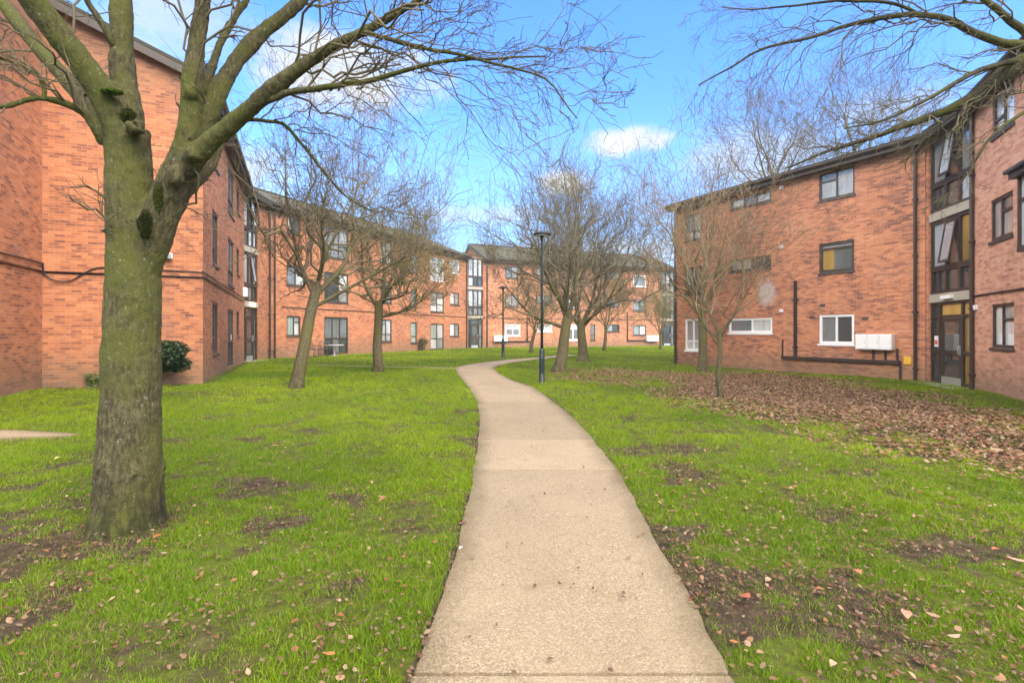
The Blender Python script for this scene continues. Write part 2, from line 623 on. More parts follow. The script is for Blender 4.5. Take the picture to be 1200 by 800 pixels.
def path_mat():
    m, t, p, _ = new_mat('path_aggregate')
    co = t.node('ShaderNodeTexCoord').outputs['Object']
    vo = t.node('ShaderNodeTexVoronoi')
    t.put(vo.inputs['Vector'], co)
    vo.inputs['Scale'].default_value = 135
    sc = t.node('ShaderNodeSeparateColor')
    t.put(sc.inputs[0], vo.outputs['Color'])
    peb = t.ramp(sc.outputs[0], [(0, (.17, .127, .075)), (.3, (.235, .18, .112)), (.75, (.285, .222, .142)), (1, (.37, .31, .215))])
    fine = t.noise(co, 160, 3, .7)
    c = t.mix(.3, peb, t.mix(1.0, peb, t.math('MULTIPLY_ADD', fine, 1.4, .3), 'MULTIPLY'))
    wear = t.noise(co, 1.3, 5, .6)
    c = t.mix(t.math('MULTIPLY', t.smooth(wear, .42, .7), .5), c, (.32, .25, .16))
    st = t.smooth(t.noise(co, 2.6, 5, .65), .56, .74)
    c = t.mix(t.math('MULTIPLY', st, .45), c, (.13, .105, .058))
    damp = t.smooth(t.noise(t.scale(co, (1, .5, 1)), .9, 4, .6), .46, .66)
    c = t.mix(t.math('MULTIPLY', damp, .35), c, (.20, .15, .09))
    a = t.node('ShaderNodeVertexColor', layer_name='Col')
    c = t.mix(1.0, c, a.outputs[0], 'MULTIPLY')
    c = t.mix(1.0, c, (.98, .965, .93), 'MULTIPLY')
    t.put(p.inputs['Base Color'], c)
    p.inputs['Roughness'].default_value = .85
    p.inputs['Specular IOR Level'].default_value = .25
    bump(t, p, t.math('ADD', t.math('MULTIPLY', vo.outputs['Distance'], -1.2), fine), .3, .004)
    return m


M['path'] = path_mat()

# ------------------------------------------------------------------ the path and the lawn
EDGE = [(795, 482, 858), (740, 502, 829), (690, 522, 801), (640, 537, 772), (590, 548, 746), (552, 555, 724), (520, 560, 699), (490, 562, 672), (470, 559, 647), (455, 550, 627), (445, 542, 599), (438, 536, 585), (431, 533, 578.5)]
L = np.array([ground_pt(a, y) for y, a, b in EDGE])
Rr = np.array([ground_pt(b, y) for y, a, b in EDGE])
L = np.vstack([[L[0] + (L[0] - L[1]) / np.linalg.norm(L[0] - L[1]) * 9], L])
Rr = np.vstack([[Rr[0] + (Rr[0] - Rr[1]) / np.linalg.norm(Rr[0] - Rr[1]) * 9], Rr])
L[0] = (-.55, -8)
Rr[0] = (1.0, -8)


def path_edges(y):
    return np.interp(y, L[:, 1], L[:, 0]), np.interp(y, Rr[:, 1], Rr[:, 0])


YEND = min(L[-1, 1], Rr[-1, 1])
J = (L[-1] + Rr[-1]) / 2
BR_R = np.array([J + (0, -.5), ground_pt(561, 429.5), ground_pt(571, 427.0), ground_pt(588, 424.4), ground_pt(612, 421.6), ground_pt(642, 419.0), ground_pt(668, 416)])
BR_L = np.array([J + (.1, .6), ground_pt(528, 431.6), ground_pt(470, 430.0), ground_pt(400, 428.6), ground_pt(340, 427.0)])
SLAB = np.array([(-13.2, 7.75), (-9.0, 7.45), (-6.35, 7.45)])
BRS = [(catmull(BR_R, 26), np.linspace(.72, .5, 26)), (catmull(BR_L, 24), np.linspace(.36, .22, 24)), (catmull(SLAB, 14), np.concatenate([np.full(10, .42), [.36, .28, .18, .07]]))]


def path_dist(x, y):
    """signed distance-like measure: negative on the paved path"""
    xl, xr = path_edges(y)
    d = np.maximum(xl - x, x - xr)
    d = np.where((y < YEND) & (y > -9), d, np.maximum(np.abs(x - J[0]) - .6, np.abs(y - YEND)))
    for line, hw in BRS:
        for i in range(len(line) - 1):
            a, b = line[i], line[i + 1]
            ab = b - a
            t = np.clip(((x - a[0]) * ab[0] + (y - a[1]) * ab[1]) / (ab @ ab), 0, 1)
            dd = np.hypot(x - a[0] - t * ab[0], y - a[1] - t * ab[1]) - (hw[i] + (hw[i + 1] - hw[i]) * t)
            d = np.minimum(d, dd)
    return d


TREE_FOOT = [(-3.0, 4.0, .75), ]      # bare earth round the near trunk


def ell(x, y, cx, cy, rx, ry, rot=0):
    ca, sa = math.cos(rot), math.sin(rot)
    u = (x - cx) * ca + (y - cy) * sa
    v = -(x - cx) * sa + (y - cy) * ca
    return np.sqrt((u / rx) ** 2 + (v / ry) ** 2)


def gp_poly(pix):
    return np.array([ground_pt(a, b) for a, b in pix])


LITTER = gp_poly([(770, 458), (850, 476), (950, 492), (1050, 516), (1200, 552), (1330, 580), (1330, 520), (1200, 497), (1100, 470), (1000, 450), (900, 437), (800, 440)])
LITTER2 = gp_poly([(640, 446), (730, 453), (800, 446), (800, 437), (720, 433), (640, 436)])


def in_poly(x, y, P):
    c = np.zeros(np.shape(x), bool)
    n = len(P)
    for i in range(n):
        a, b = P[i], P[(i + 1) % n]
        cond = ((a[1] > y) != (b[1] > y)) & (x < (b[0] - a[0]) * (y - a[1]) / (b[1] - a[1] + 1e-12) + a[0])
        c ^= cond
    return c


def poly_dist(x, y, P):
    d = np.full(np.shape(x), 1e9)
    n = len(P)
    for i in range(n):
        a, b = P[i], P[(i + 1) % n]
        ab = b - a
        t = np.clip(((x - a[0]) * ab[0] + (y - a[1]) * ab[1]) / (ab @ ab), 0, 1)
        d = np.minimum(d, np.hypot(x - a[0] - t * ab[0], y - a[1] - t * ab[1]))
    return np.where(in_poly(x, y, P), -d, d)


def bare(x, y):
    """0 = full turf, 1 = bare earth"""
    n = fbm(x, y, 1.1, 5)
    n2 = fbm(x + 40, y + 9, 3.2, 4)
    b = ss(.50, .66, n * .65 + n2 * .35) * .8
    near = 1 - ss(3.0, 9.5, y)
    right = ss(.8, 2.6, x) * (1 - ss(9, 14, y))
    b = b * (.35 + .65 * np.maximum(near, right * .95)) + .55 * ss(.52, .68, fbm(x + 70, y + 31, 2.2, 4)) * (1 - ss(8, 16, y))
    for cx, cy, rx, ry, rot, k in ((-3.0, 3.80, .95, .58, .1, 1.0), (-2.0, 2.30, 1.25, .38, -.1, 1.0), (-1.3, 2.9, .5, .25, .3, .85), (-.95, 2.25, .35, .4, 0, .8),
                                   (1.15, 3.0, .16, 1.1, .12, 1.0), (1.45, 2.55, .5, .42, .4, .55), (1.0, 5.6, .13, 1.2, .05, .9), (2.3, 3.4, .6, .22, .2, .55),
                                   (-1.05, 4.6, .6, .22, 0, .6), (-.6, 5.7, .8, .3, .2, .5), (1.9, 2.2, .5, .3, 0, .7), (3.2, 5.0, .8, .25, .1, .5)):
        e = ell(x, y, cx, cy, rx, ry, rot) + (n2 - .5) * 1.3 + (n - .5) * .8
        kk = 1.8 if k == 1.0 and cx == -3.0 else 1
        b = np.maximum(b, kk * k * .5 * (1 - ss(.2, 1.35, e + (n2 - .5) * (1.0 if cx == -3.0 else 2.6))))
    pd_ = path_dist(x, y)
    b = np.maximum(b, (1 - ss(.0, .03 + .16 * np.clip(n2 - .3, 0, 1), pd_)) * .85 * ss(.38, .6, fbm(x + 12, y + 50, 1.5, 3)))
    for P in (LITTER, LITTER2):
        b = np.maximum(b, .55 * (1 - ss(-.9, .5, poly_dist(x, y, P) + (n - .5) * 2.4)))
    return np.clip(b, 0, 1)


def lumps(x, y):
    return (fbm(x + 9, y + 3, .8, 3) - .5) * .09 * ss(.05, .6, path_dist(x, y)) * (1 - ss(20, 30, y))


def ground_h(x, y):
    pdv = path_dist(x, y)
    return gz(x, y) + lumps(x, y) + .012 * ss(0, .12, pdv) - .03 * (1 - ss(-.12, .0, pdv))


xs = np.concatenate([[-900, -300, -120, -60, -35, -25], np.arange(-18, -6, .25), np.arange(-6, 8, .07), np.arange(8, 20.01, .25), [25, 35, 60, 120, 300, 900]])
ys = np.concatenate([[-900, -300, -100, -40, -15], np.arange(-8, 1, .4), np.arange(1, 9, .07), np.arange(9, 20, .16), np.arange(20, 58, .4), [60, 70, 100, 200, 400, 900]])
X, Y = np.meshgrid(xs, ys)
Z = ground_h(X, Y)
nx, ny = len(xs), len(ys)
idx = np.arange(nx * ny).reshape(ny, nx)
gq = np.stack([idx[:-1, :-1], idx[:-1, 1:], idx[1:, 1:], idx[1:, :-1]], -1).reshape(-1, 4)
gb = bare(X, Y)
gc = np.stack([gb, gb, gb, np.ones_like(gb)], -1).reshape(-1, 4)
g = mesh_np('ground', np.stack([X, Y, Z], -1).reshape(-1, 3), gq, M['ground'], smooth=True, colors=gc)
tag(g, kind='structure')

# ---- the path: cast slabs with open joints, a different cast to each
pm_v, pm_f, pm_c = [], [], []


def path_strip(left, right, top, tone):
    """one slab: left/right edge polylines (n,2)"""
    n = len(left)
    k = 17
    base = sum(len(v) for v in pm_v)
    V = []
    for a, b in zip(left, right):
        t = np.linspace(0, 1, k)[:, None]
        p = a + (b - a) * t
        zz = gz(p[:, 0], p[:, 1]) + top
        V.append(np.column_stack([p, zz]))
    V = np.concatenate(V)
    nt = len(V)
    W = V.copy()
    W[:, 2] -= .08
    i = np.arange(n * k).reshape(n, k)
    q = np.stack([i[:-1, :-1], i[:-1, 1:], i[1:, 1:], i[1:, :-1]], -1).reshape(-1, 4)
    ring = np.concatenate([i[0, :], i[1:, -1], i[-1, :-1][::-1], i[1:-1, 0][::-1]])
    r2 = np.roll(ring, -1)
    sd = np.stack([ring + nt, r2 + nt, r2, ring], -1)
    pm_v.append(np.vstack([V, W]))
    pm_f.append(np.vstack([q, sd]) + base)
    tt = np.tile(np.linspace(0, 1, k), n)                      # earth washed over the margins, in uneven tongues
    ed = np.minimum(tt, 1 - tt) * np.repeat(np.linalg.norm(right - left, axis=1), k)
    dirt = (1 - ss(.0, .10 + .22 * fbm(V[:, 0], V[:, 1], 2.3, 3), ed)) * (.25 + .75 * fbm(V[:, 0] + 4, V[:, 1], 3.1, 3))
    cl = np.array(tone)[None] * (1 - dirt[:, None] * np.array([.62, .62, .7]))
    cl = np.column_stack([cl, np.ones(nt)])
    pm_c.append(np.vstack([cl, cl]))


def y_of(py):
    return float(ground_pt(600, py)[1])


joints = [-8, -5.2, -2.2, y_of(792), y_of(552), y_of(516), 11.0, float(YEND)]
tones = [(1, 1, 1), (1, 1, 1), (1, .99, .97), (.98, .96, .93), (1.13, 1.11, 1.08), (.96, .94, .90), (1.10, 1.08, 1.05)]
for j in range(len(joints) - 1):
    y0, y1 = joints[j] + .004, joints[j + 1] - (.018 if j in (2, 3) else .004)
    if joints[j + 1] in (11.0,):
        y1 += .003
    yy = np.linspace(y0, y1, max(6, int((y1 - y0) / .1)))
    xl, xr = path_edges(yy)
    wob = (fbm(yy * 0 + 3.3, yy, 2.8, 5) - .5) * .06
    wob2 = (fbm(yy * 0 + 8.3, yy, 2.8, 5) - .5) * .06
    path_strip(np.column_stack([xl + wob, yy]), np.column_stack([xr + wob2, yy]), .014, tones[j])


def offset_line(line, hw):
    tgt = np.gradient(line, axis=0)
    tgt /= np.linalg.norm(tgt, axis=1, keepdims=True)
    nrm = np.column_stack([-tgt[:, 1], tgt[:, 0]])
    return line + nrm * hw[:, None], line - nrm * hw[:, None]


a_, b_ = offset_line(*BRS[0])
path_strip(a_, b_, .018, (1.15, 1.13, 1.12))
a_, b_ = offset_line(*BRS[1])
path_strip(a_, b_, .004, (1.0, .98, .9))
po = mesh_np('path', np.concatenate(pm_v), np.concatenate(pm_f), M['path'], colors=np.concatenate(pm_c))
tag(po, kind='structure')
pm_v, pm_f, pm_c = [], [], []
a_, b_ = offset_line(*BRS[2])
path_strip(a_, b_, .02, (1.15, 1.1, 1.05))
po = mesh_np('path', np.concatenate(pm_v), np.concatenate(pm_f), M['path'], colors=np.concatenate(pm_c))
tag(po, kind='structure')

# ------------------------------------------------------------------ buildings
PITCH = .40


class Wall:
    """vertical facade from P0 to P1 (left to right as the court sees it)"""
    def __init__(self, P0, P1, zb, zt):
        self.P0, self.P1 = np.array(P0, float), np.array(P1, float)
        v = self.P1 - self.P0
        self.len = float(np.hypot(*v))
        self.d = v / self.len
        self.n = np.array([self.d[1], -self.d[0]])          # outward, to the court
        self.zb, self.zt = zb, zt
        self.open = []

    def s_of(self, px):
        r = (px - CX) / F
        # P0x + d s = r (P0y + dy s)
        return (r * self.P0[1] - self.P0[0]) / (self.d[0] - r * self.d[1])

    def z_of(self, px, py):
        s = self.s_of(px)
        D = self.P0[1] + self.d[1] * s
        return EYE + (HY - py) / F * D

    def rect(self, x0, x1, yt, yb, right=False):
        s0, s1 = self.s_of(x0), self.s_of(x1)
        xr = x1 if right else x0
        return s0, s1, self.z_of(xr, yb), self.z_of(xr, yt)

    def p(self, s, z, out=0.0):
        q = self.P0 + self.d * s + self.n * out
        return (q[0], q[1], z)

    def box(self, mb, s0, s1, z0, z1, o0, o1):
        """a bar on the facade from depth o0 (inner) to o1 (outer)"""
        mb.hexa([self.p(s0, z0, o1), self.p(s1, z0, o1), self.p(s1, z0, o0), self.p(s0, z0, o0),
                 self.p(s0, z1, o1), self.p(s1, z1, o1), self.p(s1, z1, o0), self.p(s0, z1, o0)])

    def build(self, name, mat, parent, depth=.11, uoff=0.0, top=None):
        """top: optional function s -> z for a sloping (gable) head"""
        S = sorted({0.0, self.len} | {o[0] for o in self.open} | {o[1] for o in self.open})
        Zs = sorted({self.zb - .35, self.zt} | {o[2] for o in self.open} | {o[3] for o in self.open})
        mb = MB()
        for i in range(len(S) - 1):
            for j in range(len(Zs) - 1):
                cs, cz = (S[i] + S[i + 1]) / 2, (Zs[j] + Zs[j + 1]) / 2
                if any(o[0] < cs < o[1] and o[2] < cz < o[3] for o in self.open):
                    continue
                q = [(S[i], Zs[j]), (S[i + 1], Zs[j]), (S[i + 1], Zs[j + 1]), (S[i], Zs[j + 1])]
                mb.quad([self.p(*t) for t in q], [(t[0] + uoff, t[1] - self.zb) for t in q])
        for (s0, s1, z0, z1) in self.open:
            for a, b in (((s0, z0), (s0, z1)), ((s1, z1), (s1, z0)), ((s0, z1), (s1, z1)), ((s1, z0), (s0, z0))):
                uvq = [(a[0] + uoff, a[1] - self.zb), (b[0] + uoff, b[1] - self.zb), (b[0] + uoff + .11, b[1] - self.zb), (a[0] + uoff + .11, a[1] - self.zb)]
                mb.quad([self.p(*a), self.p(*b), self.p(*b, -depth), self.p(*a, -depth)], uvq)
        if top is not None:
            n = 10
            ts = np.linspace(0, self.len, n)
            for i in range(n - 1):
                q = [(ts[i], self.zt), (ts[i + 1], self.zt), (ts[i + 1], top(ts[i + 1])), (ts[i], top(ts[i]))]
                mb.quad([self.p(*t) for t in q], [(t[0] + uoff, t[1] - self.zb) for t in q])
        return mb.build(name, mat, parent)


def window(wall, parent, rect, cols=(1.0,), trans=None, frame='wood', panes=('g_mid',), name='window', sill=True, fw=.065, label=None, depth=.06, out=0.0):
    """cols: relative widths of the lights; trans: per light None or list of heights (0..1) of its glazing bars;
    panes: material keys per light, bottom to top, or one for all"""
    s0, s1, z0, z1 = rect
    if out == 0:
        wall.open.append((s0, s1, z0, z1))
    fo, fi = out - depth + .035, out - depth - .04
    fr = MB()
    wall.box(fr, s0, s1, z0, z0 + fw, fi, fo)
    wall.box(fr, s0, s1, z1 - fw, z1, fi, fo)
    wall.box(fr, s0, s0 + fw, z0 + fw, z1 - fw, fi, fo)
    wall.box(fr, s1 - fw, s1, z0 + fw, z1 - fw, fi, fo)
    W = (s1 - s0) - 2 * fw
    tot = sum(cols)
    cuts = np.cumsum([0] + [c_ / tot * W for c_ in cols]) + s0 + fw
    mw = fw * .8
    groups = {}
    k = 0
    for i in range(len(cols)):
        a = cuts[i] + (mw / 2 if i else 0)
        b = cuts[i + 1] - (mw / 2 if i < len(cols) - 1 else 0)
        if i:
            wall.box(fr, cuts[i] - mw / 2, cuts[i] + mw / 2, z0 + fw, z1 - fw, fi, fo - .004)
        H = z1 - z0 - 2 * fw
        tr = (trans[i] if trans else None) or []
        zc = [z0 + fw] + [z0 + fw + t * H for t in tr] + [z1 - fw]
        for j in range(len(zc) - 1):
            za = zc[j] + (mw / 2 if j else 0)
            zb = zc[j + 1] - (mw / 2 if j < len(zc) - 2 else 0)
            if j:
                wall.box(fr, a, b, zc[j] - mw / 2, zc[j] + mw / 2, fi, fo - .004)
            pm = panes[k % len(panes)]
            k += 1
            groups.setdefault(pm, []).append((a, b, za, zb))
    f = fr.build(name, M[frame], parent)
    if label:
        f['label'] = label
    for pm, lst in groups.items():
        mb = MB()
        for a, b, za, zb in lst:
            wall.box(mb, a, b, za, zb, fi + .01, fi + .03)
        mb.build('pane', M[pm], f)
    if sill:
        mb = MB()
        wall.box(mb, s0 - .04, s1 + .04, z0 - .075, z0 - .003, out - depth, out + .045)
        mb.build('sill', M['white'] if frame == 'white' else M['sill'], f)
    return f


def glazed_door(wall, parent, rect, cols, frame='wood', panes=('g_mid',), rail=.42, name='balcony_door', label=None, kick=False):
    f = window(wall, parent, rect, cols, [[rail]] * len(cols), frame, panes, name, False, .075, label)
    s0, s1, z0, z1 = rect
    mb = MB()
    sm = s0 + (s1 - s0) * .5
    wall.box(mb, sm + .05, sm + .075, z0 + .95, z0 + 1.15, -.02, .02)
    mb.build('handle', M['steel'], f)
    return f


def tube_on(wall, parent, pts, r, mat, name, out=.06, sides=8):
    mb = MB()
    mb.tube([wall.p(s, z, out) for s, z in pts], r, sides)
    return mb.build(name, M[mat], parent, True)


def downpipe(wall, parent, s, z0, z1, r=.04, mat='pipe_brown', out=.07):
    mb = MB()
    mb.tube([wall.p(s, z0, out), wall.p(s, z1, out)], r, 8)
    z = z0 + .4
    while z < z1:
        wall.box(mb, s - r * 1.5, s + r * 1.5, z, z + .05, 0.003, out + r * 1.1)
        z += 1.85
    return mb.build('downpipe', M[mat], parent, False)



def roof(parent, A, B, zt, nrm, half=4.3, over=.38, e0=0.0, e1=0.0, PITCH=PITCH):
    """pitched roof over a wing whose front wall runs A->B (nrm points to the court); two slopes, soffit, fascia, gutter"""
    A, B, nrm = np.array(A), np.array(B), np.array(nrm)
    d = (B - A) / np.linalg.norm(B - A)
    A = A - d * e0
    B = B + d * e1
    ez = zt - over * PITCH + .22
    rz = ez + (half + over) * PITCH

    def P(Q, k, z):
        q = Q + nrm * k
        return (q[0], q[1], z)
    Ln = np.linalg.norm(B - A)
    sl = (half + over) * math.hypot(1, PITCH)
    mb = MB()
    mb.quad([P(A, over, ez), P(B, over, ez), P(B, -half, rz), P(A, -half, rz)], [(0, 0), (Ln, 0), (Ln, sl), (0, sl)])
    mb.quad([P(B, -2 * half - over, ez), P(A, -2 * half - over, ez), P(A, -half, rz), P(B, -half, rz)], [(0, 0), (Ln, 0), (Ln, sl), (0, sl)])
    th = .09                                               # edge of the tiles at front, back and both verges
    for Q in (A, B):
        mb.quad([P(Q, over, ez - th), P(Q, over, ez), P(Q, -half, rz), P(Q, -half, rz - th)])
        mb.quad([P(Q, -half, rz - th), P(Q, -half, rz), P(Q, -2 * half - over, ez), P(Q, -2 * half - over, ez - th)])
    mb.quad([P(A, over, ez - th), P(B, over, ez - th), P(B, over, ez), P(A, over, ez)])
    mb.quad([P(A, over, ez - th), P(A, -half, rz - th), P(B, -half, rz - th), P(B, over, ez - th)])
    mb.quad([P(B, -2 * half - over, ez - th), P(B, -half, rz - th), P(A, -half, rz - th), P(A, -2 * half - over, ez - th)])
    # ridge tiles
    mb.tube([P(A, -half, rz + .0), P(B, -half, rz + .0)], .10, 8)
    rf = mb.build('roof', M['roof'], parent)
    fb = MB()                                             # fascia board and soffit under the eaves
    for k in (over - .03,):
        fb.hexa([P(A, k, ez - .32), P(B, k, ez - .32), P(B, k - .03, ez - .32), P(A, k - .03, ez - .32),
                 P(A, k, ez - th - .01), P(B, k, ez - th - .01), P(B, k - .03, ez - th - .01), P(A, k - .03, ez - th - .01)])
    fb.hexa([P(A, over - .065, ez - .30), P(B, over - .065, ez - .30), P(B, -.02, ez - .30), P(A, -.02, ez - .30),
             P(A, over - .065, ez - .275), P(B, over - .065, ez - .275), P(B, -.02, ez - .275), P(A, -.02, ez - .275)])
    for Q, e in ((A, e0), (B, e1)):                          # bargeboards on the open verges
        if e > 0:
            s = -1 if Q is A else 1
            for k0, z0, k1, z1 in ((over, ez, -half, rz), (-half, rz, -2 * half - over, ez)):
                q = [P(Q, k0, z0 - .30), P(Q, k1, z1 - .30), P(Q, k1, z1 - .10), P(Q, k0, z0 - .10)]
                o = np.array([d[0] * s * -.03, d[1] * s * -.03, 0])
                q1 = [np.array(v) + o * .2 for v in q]
                q2 = [np.array(v) + o * 1.4 for v in q]
                fb.hexa([q1[0], q1[1], q2[1], q2[0], q1[3], q1[2], q2[2], q2[3]])
    fb.build('fascia', M['fascia'], rf)
    gm = MB()
    gm.tube([P(A, over + .055, ez - .13), P(B, over + .055, ez - .13)], .055, 8)
    gm.build('gutter', M['pipe_brown'], rf)
    return (P(A, over, ez), P(A, -half, rz), P(A, -2 * half - over, ez)), (P(B, over, ez), P(B, -half, rz), P(B, -2 * half - over, ez))


def shell(parent, wall, half, mat, ends=(True, True), gables=(True, True), pitch=PITCH):
    """back and end walls behind a facade"""
    b0 = wall.P0 - wall.n * 2 * half
    b1 = wall.P1 - wall.n * 2 * half
    Wb = Wall(b1, b0, wall.zb, wall.zt)
    Wb.build('wall', mat, parent)
    top = lambda s: wall.zt + pitch * min(s, 2 * half - s)
    if ends[0]:
        Wall(b0, wall.P0, wall.zb, wall.zt).build('wall', mat, parent, top=top if gables[0] else None)
    if ends[1]:
        Wall(wall.P1, b1, wall.zb, wall.zt).build('wall', mat, parent, top=top if gables[1] else None)


ZB, HT = .17, 7.9
HALF = 4.3

# ---- left wing: a gable end to the camera, its long side running back to the first stair
Ac = np.array([-8.15, 13.5])
dA = np.array([-.415, 1.0])
dA /= np.linalg.norm(dA)
Aend = Ac + dA * 10.85
blkA = empty('apartment_block', (Ac[0], Ac[1], ZB), 'orange brick block on the left with its gable corner behind the big mossy tree', 'apartment block', 'brick apartment blocks round the green')
WA = Wall(Ac, Aend, ZB, ZB + HT)
for yt, yb, pn in ((353, 415, ('g_mid', 'g_dark')), (244, 308, ('g_dark', 'g_mid')), (135, 190, ('g_mid', 'g_dark'))):
    window(WA, blkA, WA.rect(249, 256, yt, yb), (1, 1), [[.3], None], 'wood', pn)
glazed_door(WA, blkA, WA.rect(267, 274, 361, 430), (1, 1), 'wood', ('g_dark', 'g_mid'))
window(WA, blkA, WA.rect(267, 274, 276, 332), (1, 1), [[.3], [.3]], 'wood', ('g_mid', 'g_net'))
window(WA, blkA, WA.rect(267, 274, 190, 246), (1, 1), [[.3], [.3]], 'wood', ('g_mid', 'g_net'))
window(WA, blkA, WA.rect(277.2, 280.8, 364, 394), (1,), None, 'wood', ('g_dark',))
window(WA, blkA, WA.rect(277.2, 280.8, 289, 320), (1,), None, 'wood', ('g_dark',))
window(WA, blkA, WA.rect(277.2, 280.8, 214, 246), (1,), None, 'wood', ('g_dark',))
WA.build('wall', M['brick'], blkA)
nL = np.array([-dA[1], dA[0]])                 # away from the court, leftwards
SETB = 3.32
A2 = Ac + nL * SETB                             # inner corner where the set-forward part begins
Wg = Wall(A2, Ac, ZB, ZB + HT)
Wg.build('wall', M['brick'], blkA, top=lambda s: ZB + HT + PITCH * (SETB - s) + .02, uoff=.1)
WA2 = Wall(A2 - dA * 6.2, A2, ZB, ZB + HT + PITCH * SETB)
WA2.build('wall', M['brick'], blkA, uoff=.05)
Wl = Wall(A2 - dA * 6.2 + nL * 6.0, A2 - dA * 6.2, ZB, ZB + HT + PITCH * SETB)
Wl.build('wall', M['brick'], blkA)
Wb_ = Wall(Aend + nL * 2 * HALF, A2 - dA * 6.2 + nL * 6.0, ZB, ZB + HT)
Wb_.build('wall', M['brick'], blkA)
_, rA1 = roof(blkA, Ac, Aend, ZB + HT, WA.n, HALF, .34, e0=.22)
roof(blkA, A2 - dA * 6.2, A2 + dA * .3, ZB + HT + PITCH * SETB, WA.n, HALF - SETB + .6, .0, e0=.1)
# cables slung along the first-floor line
zc = 2.96
mb = MB()
mb.tube([Wl.p(5.9, zc, .04), WA2.p(0, zc, .04)][:0] or [WA2.p(0.0, zc + .0, .03), WA2.p(6.15, zc, .03), Wg.p(.03, zc, .03), Wg.p(3.32, zc, .03), WA.p(0.05, zc, .03), WA.p(5, zc - .01, .03), WA.p(10.8, zc, .03)], .022, 6)
mb.build('cable', M['black'], blkA, True)
mb = MB()
pts = [WA2.p(0, zc + .19, .03), WA2.p(3, zc + .17, .03), WA2.p(5.9, zc + .2, .03), WA2.p(6.12, zc + .14, .035), Wg.p(.06, zc - .05, .05), Wg.p(.25, zc - .2, .05), Wg.p(.55, zc - .2, .05), Wg.p(.85, zc + .02, .04), Wg.p(1.2, zc + .16, .03), Wg.p(2.2, zc + .15, .03),
       Wg.p(3.1, zc + .14, .03), Wg.p(3.32, zc + .13, .03), WA.p(.05, zc + .13, .03), WA.p(4, zc + .13, .03), WA.p(10.8, zc + .12, .03)]
mb.tube(catmull(pts, 70), .017, 6)
mb.build('cable', M['black'], blkA, True)

# ---- far-left wing
B0 = np.array([-12.44, 26.0])
dB = np.array([.465, 1.0])
dB /= np.linalg.norm(dB)
B1 = B0 + dB * 20.3
blkB = empty('apartment_block', (B0[0], B0[1], ZB), 'long orange brick block at the left back with balcony doors behind two bare trees', 'apartment block', 'brick apartment blocks round the green')
WB = Wall(B0, B1, ZB, ZB + HT)
T3 = [[.72], None]
window(WB, blkB, WB.rect(336, 352, 370, 393.5), (1.2, 1), [None, [.72]], 'wood', ('g_green', 'g_net', 'g_mid'))
window(WB, blkB, WB.rect(336, 357, 309.5, 333.5), (1, 1), [None, [.72]], 'wood', ('g_mid', 'g_net', 'g_dark'))
window(WB, blkB, WB.rect(336, 352, 246, 272), (1, 1), [None, [.72]], 'wood', ('g_net', 'g_mid', 'g_mid'))
glazed_door(WB, blkB, WB.rect(380, 408, 371, 415.5), (1, 1, 1), 'wood', ('g_dark', 'g_mid', 'g_mid', 'g_mid', 'g_dark', 'g_mid'), .42)
window(WB, blkB, WB.rect(380, 408, 318, 353), (1.6, 1), [None, [.4]], 'wood', ('g_dark', 'g_mid', 'g_net'))
window(WB, blkB, WB.rect(380, 408, 263, 300), (1.6, 1), [None, [.4]], 'wood', ('g_mid', 'g_mid', 'g_net'))
for a, b in ((374, 400.5), (329, 354), (282, 307)):
    window(WB, blkB, WB.rect(446, 459, a, b), (1, 1), [[.32, .8], [.32]], 'wood', ('g_net', 'g_white', 'g_mid', 'g_net', 'g_white'))
for a, b in ((377.5, 402), (338, 359), (298, 319)):
    window(WB, blkB, WB.rect(481.5, 488.5, a, b), (1,), [[.3]], 'wood', ('g_net', 'g_green'))
glazed_door(WB, blkB, WB.rect(504.5, 520, 379, 409.6), (1, 1), 'wood', ('g_net', 'g_green', 'g_mid', 'g_net'), .42)
window(WB, blkB, WB.rect(504.5, 520, 341, 365), (1, 1), [[.36], [.36, .75]], 'wood', ('g_white', 'g_mid', 'g_white', 'g_net', 'g_mid'))
window(WB, blkB, WB.rect(504.5, 520, 300.5, 327.5), (1, 1), [[.36], [.36]], 'white', ('g_white', 'g_net'), label='white framed window on the top floor')
window(WB, blkB, WB.rect(527.5, 538, 379, 394), (1, 1), None, 'wood', ('g_white', 'g_green'))
window(WB, blkB, WB.rect(527.5, 538, 342, 356.5), (1, 1), None, 'wood', ('g_net', 'g_mid'))
window(WB, blkB, WB.rect(527.5, 538, 303.5, 319), (1,), None, 'white', ('g_mid',), label='white framed window on the top floor')
WB.build('wall', M['brick'], blkB)
shell(blkB, WB, HALF, M['brick'])
rB0, rB1 = roof(blkB, B0, B1, ZB + HT, WB.n, HALF, e1=.12)
tube_on(WB, blkB, [(.9, 2.86), (8, 2.86), (20.2, 2.86)], .022, 'black', 'cable', .03, 6)
downpipe(WB, blkB, .12, ZB, ZB + HT - .1, .06)
downpipe(WB, blkB, .42, ZB, ZB + HT - .1, .05)
downpipe(WB, blkB, 20.1, ZB, ZB + HT - .1, .05)

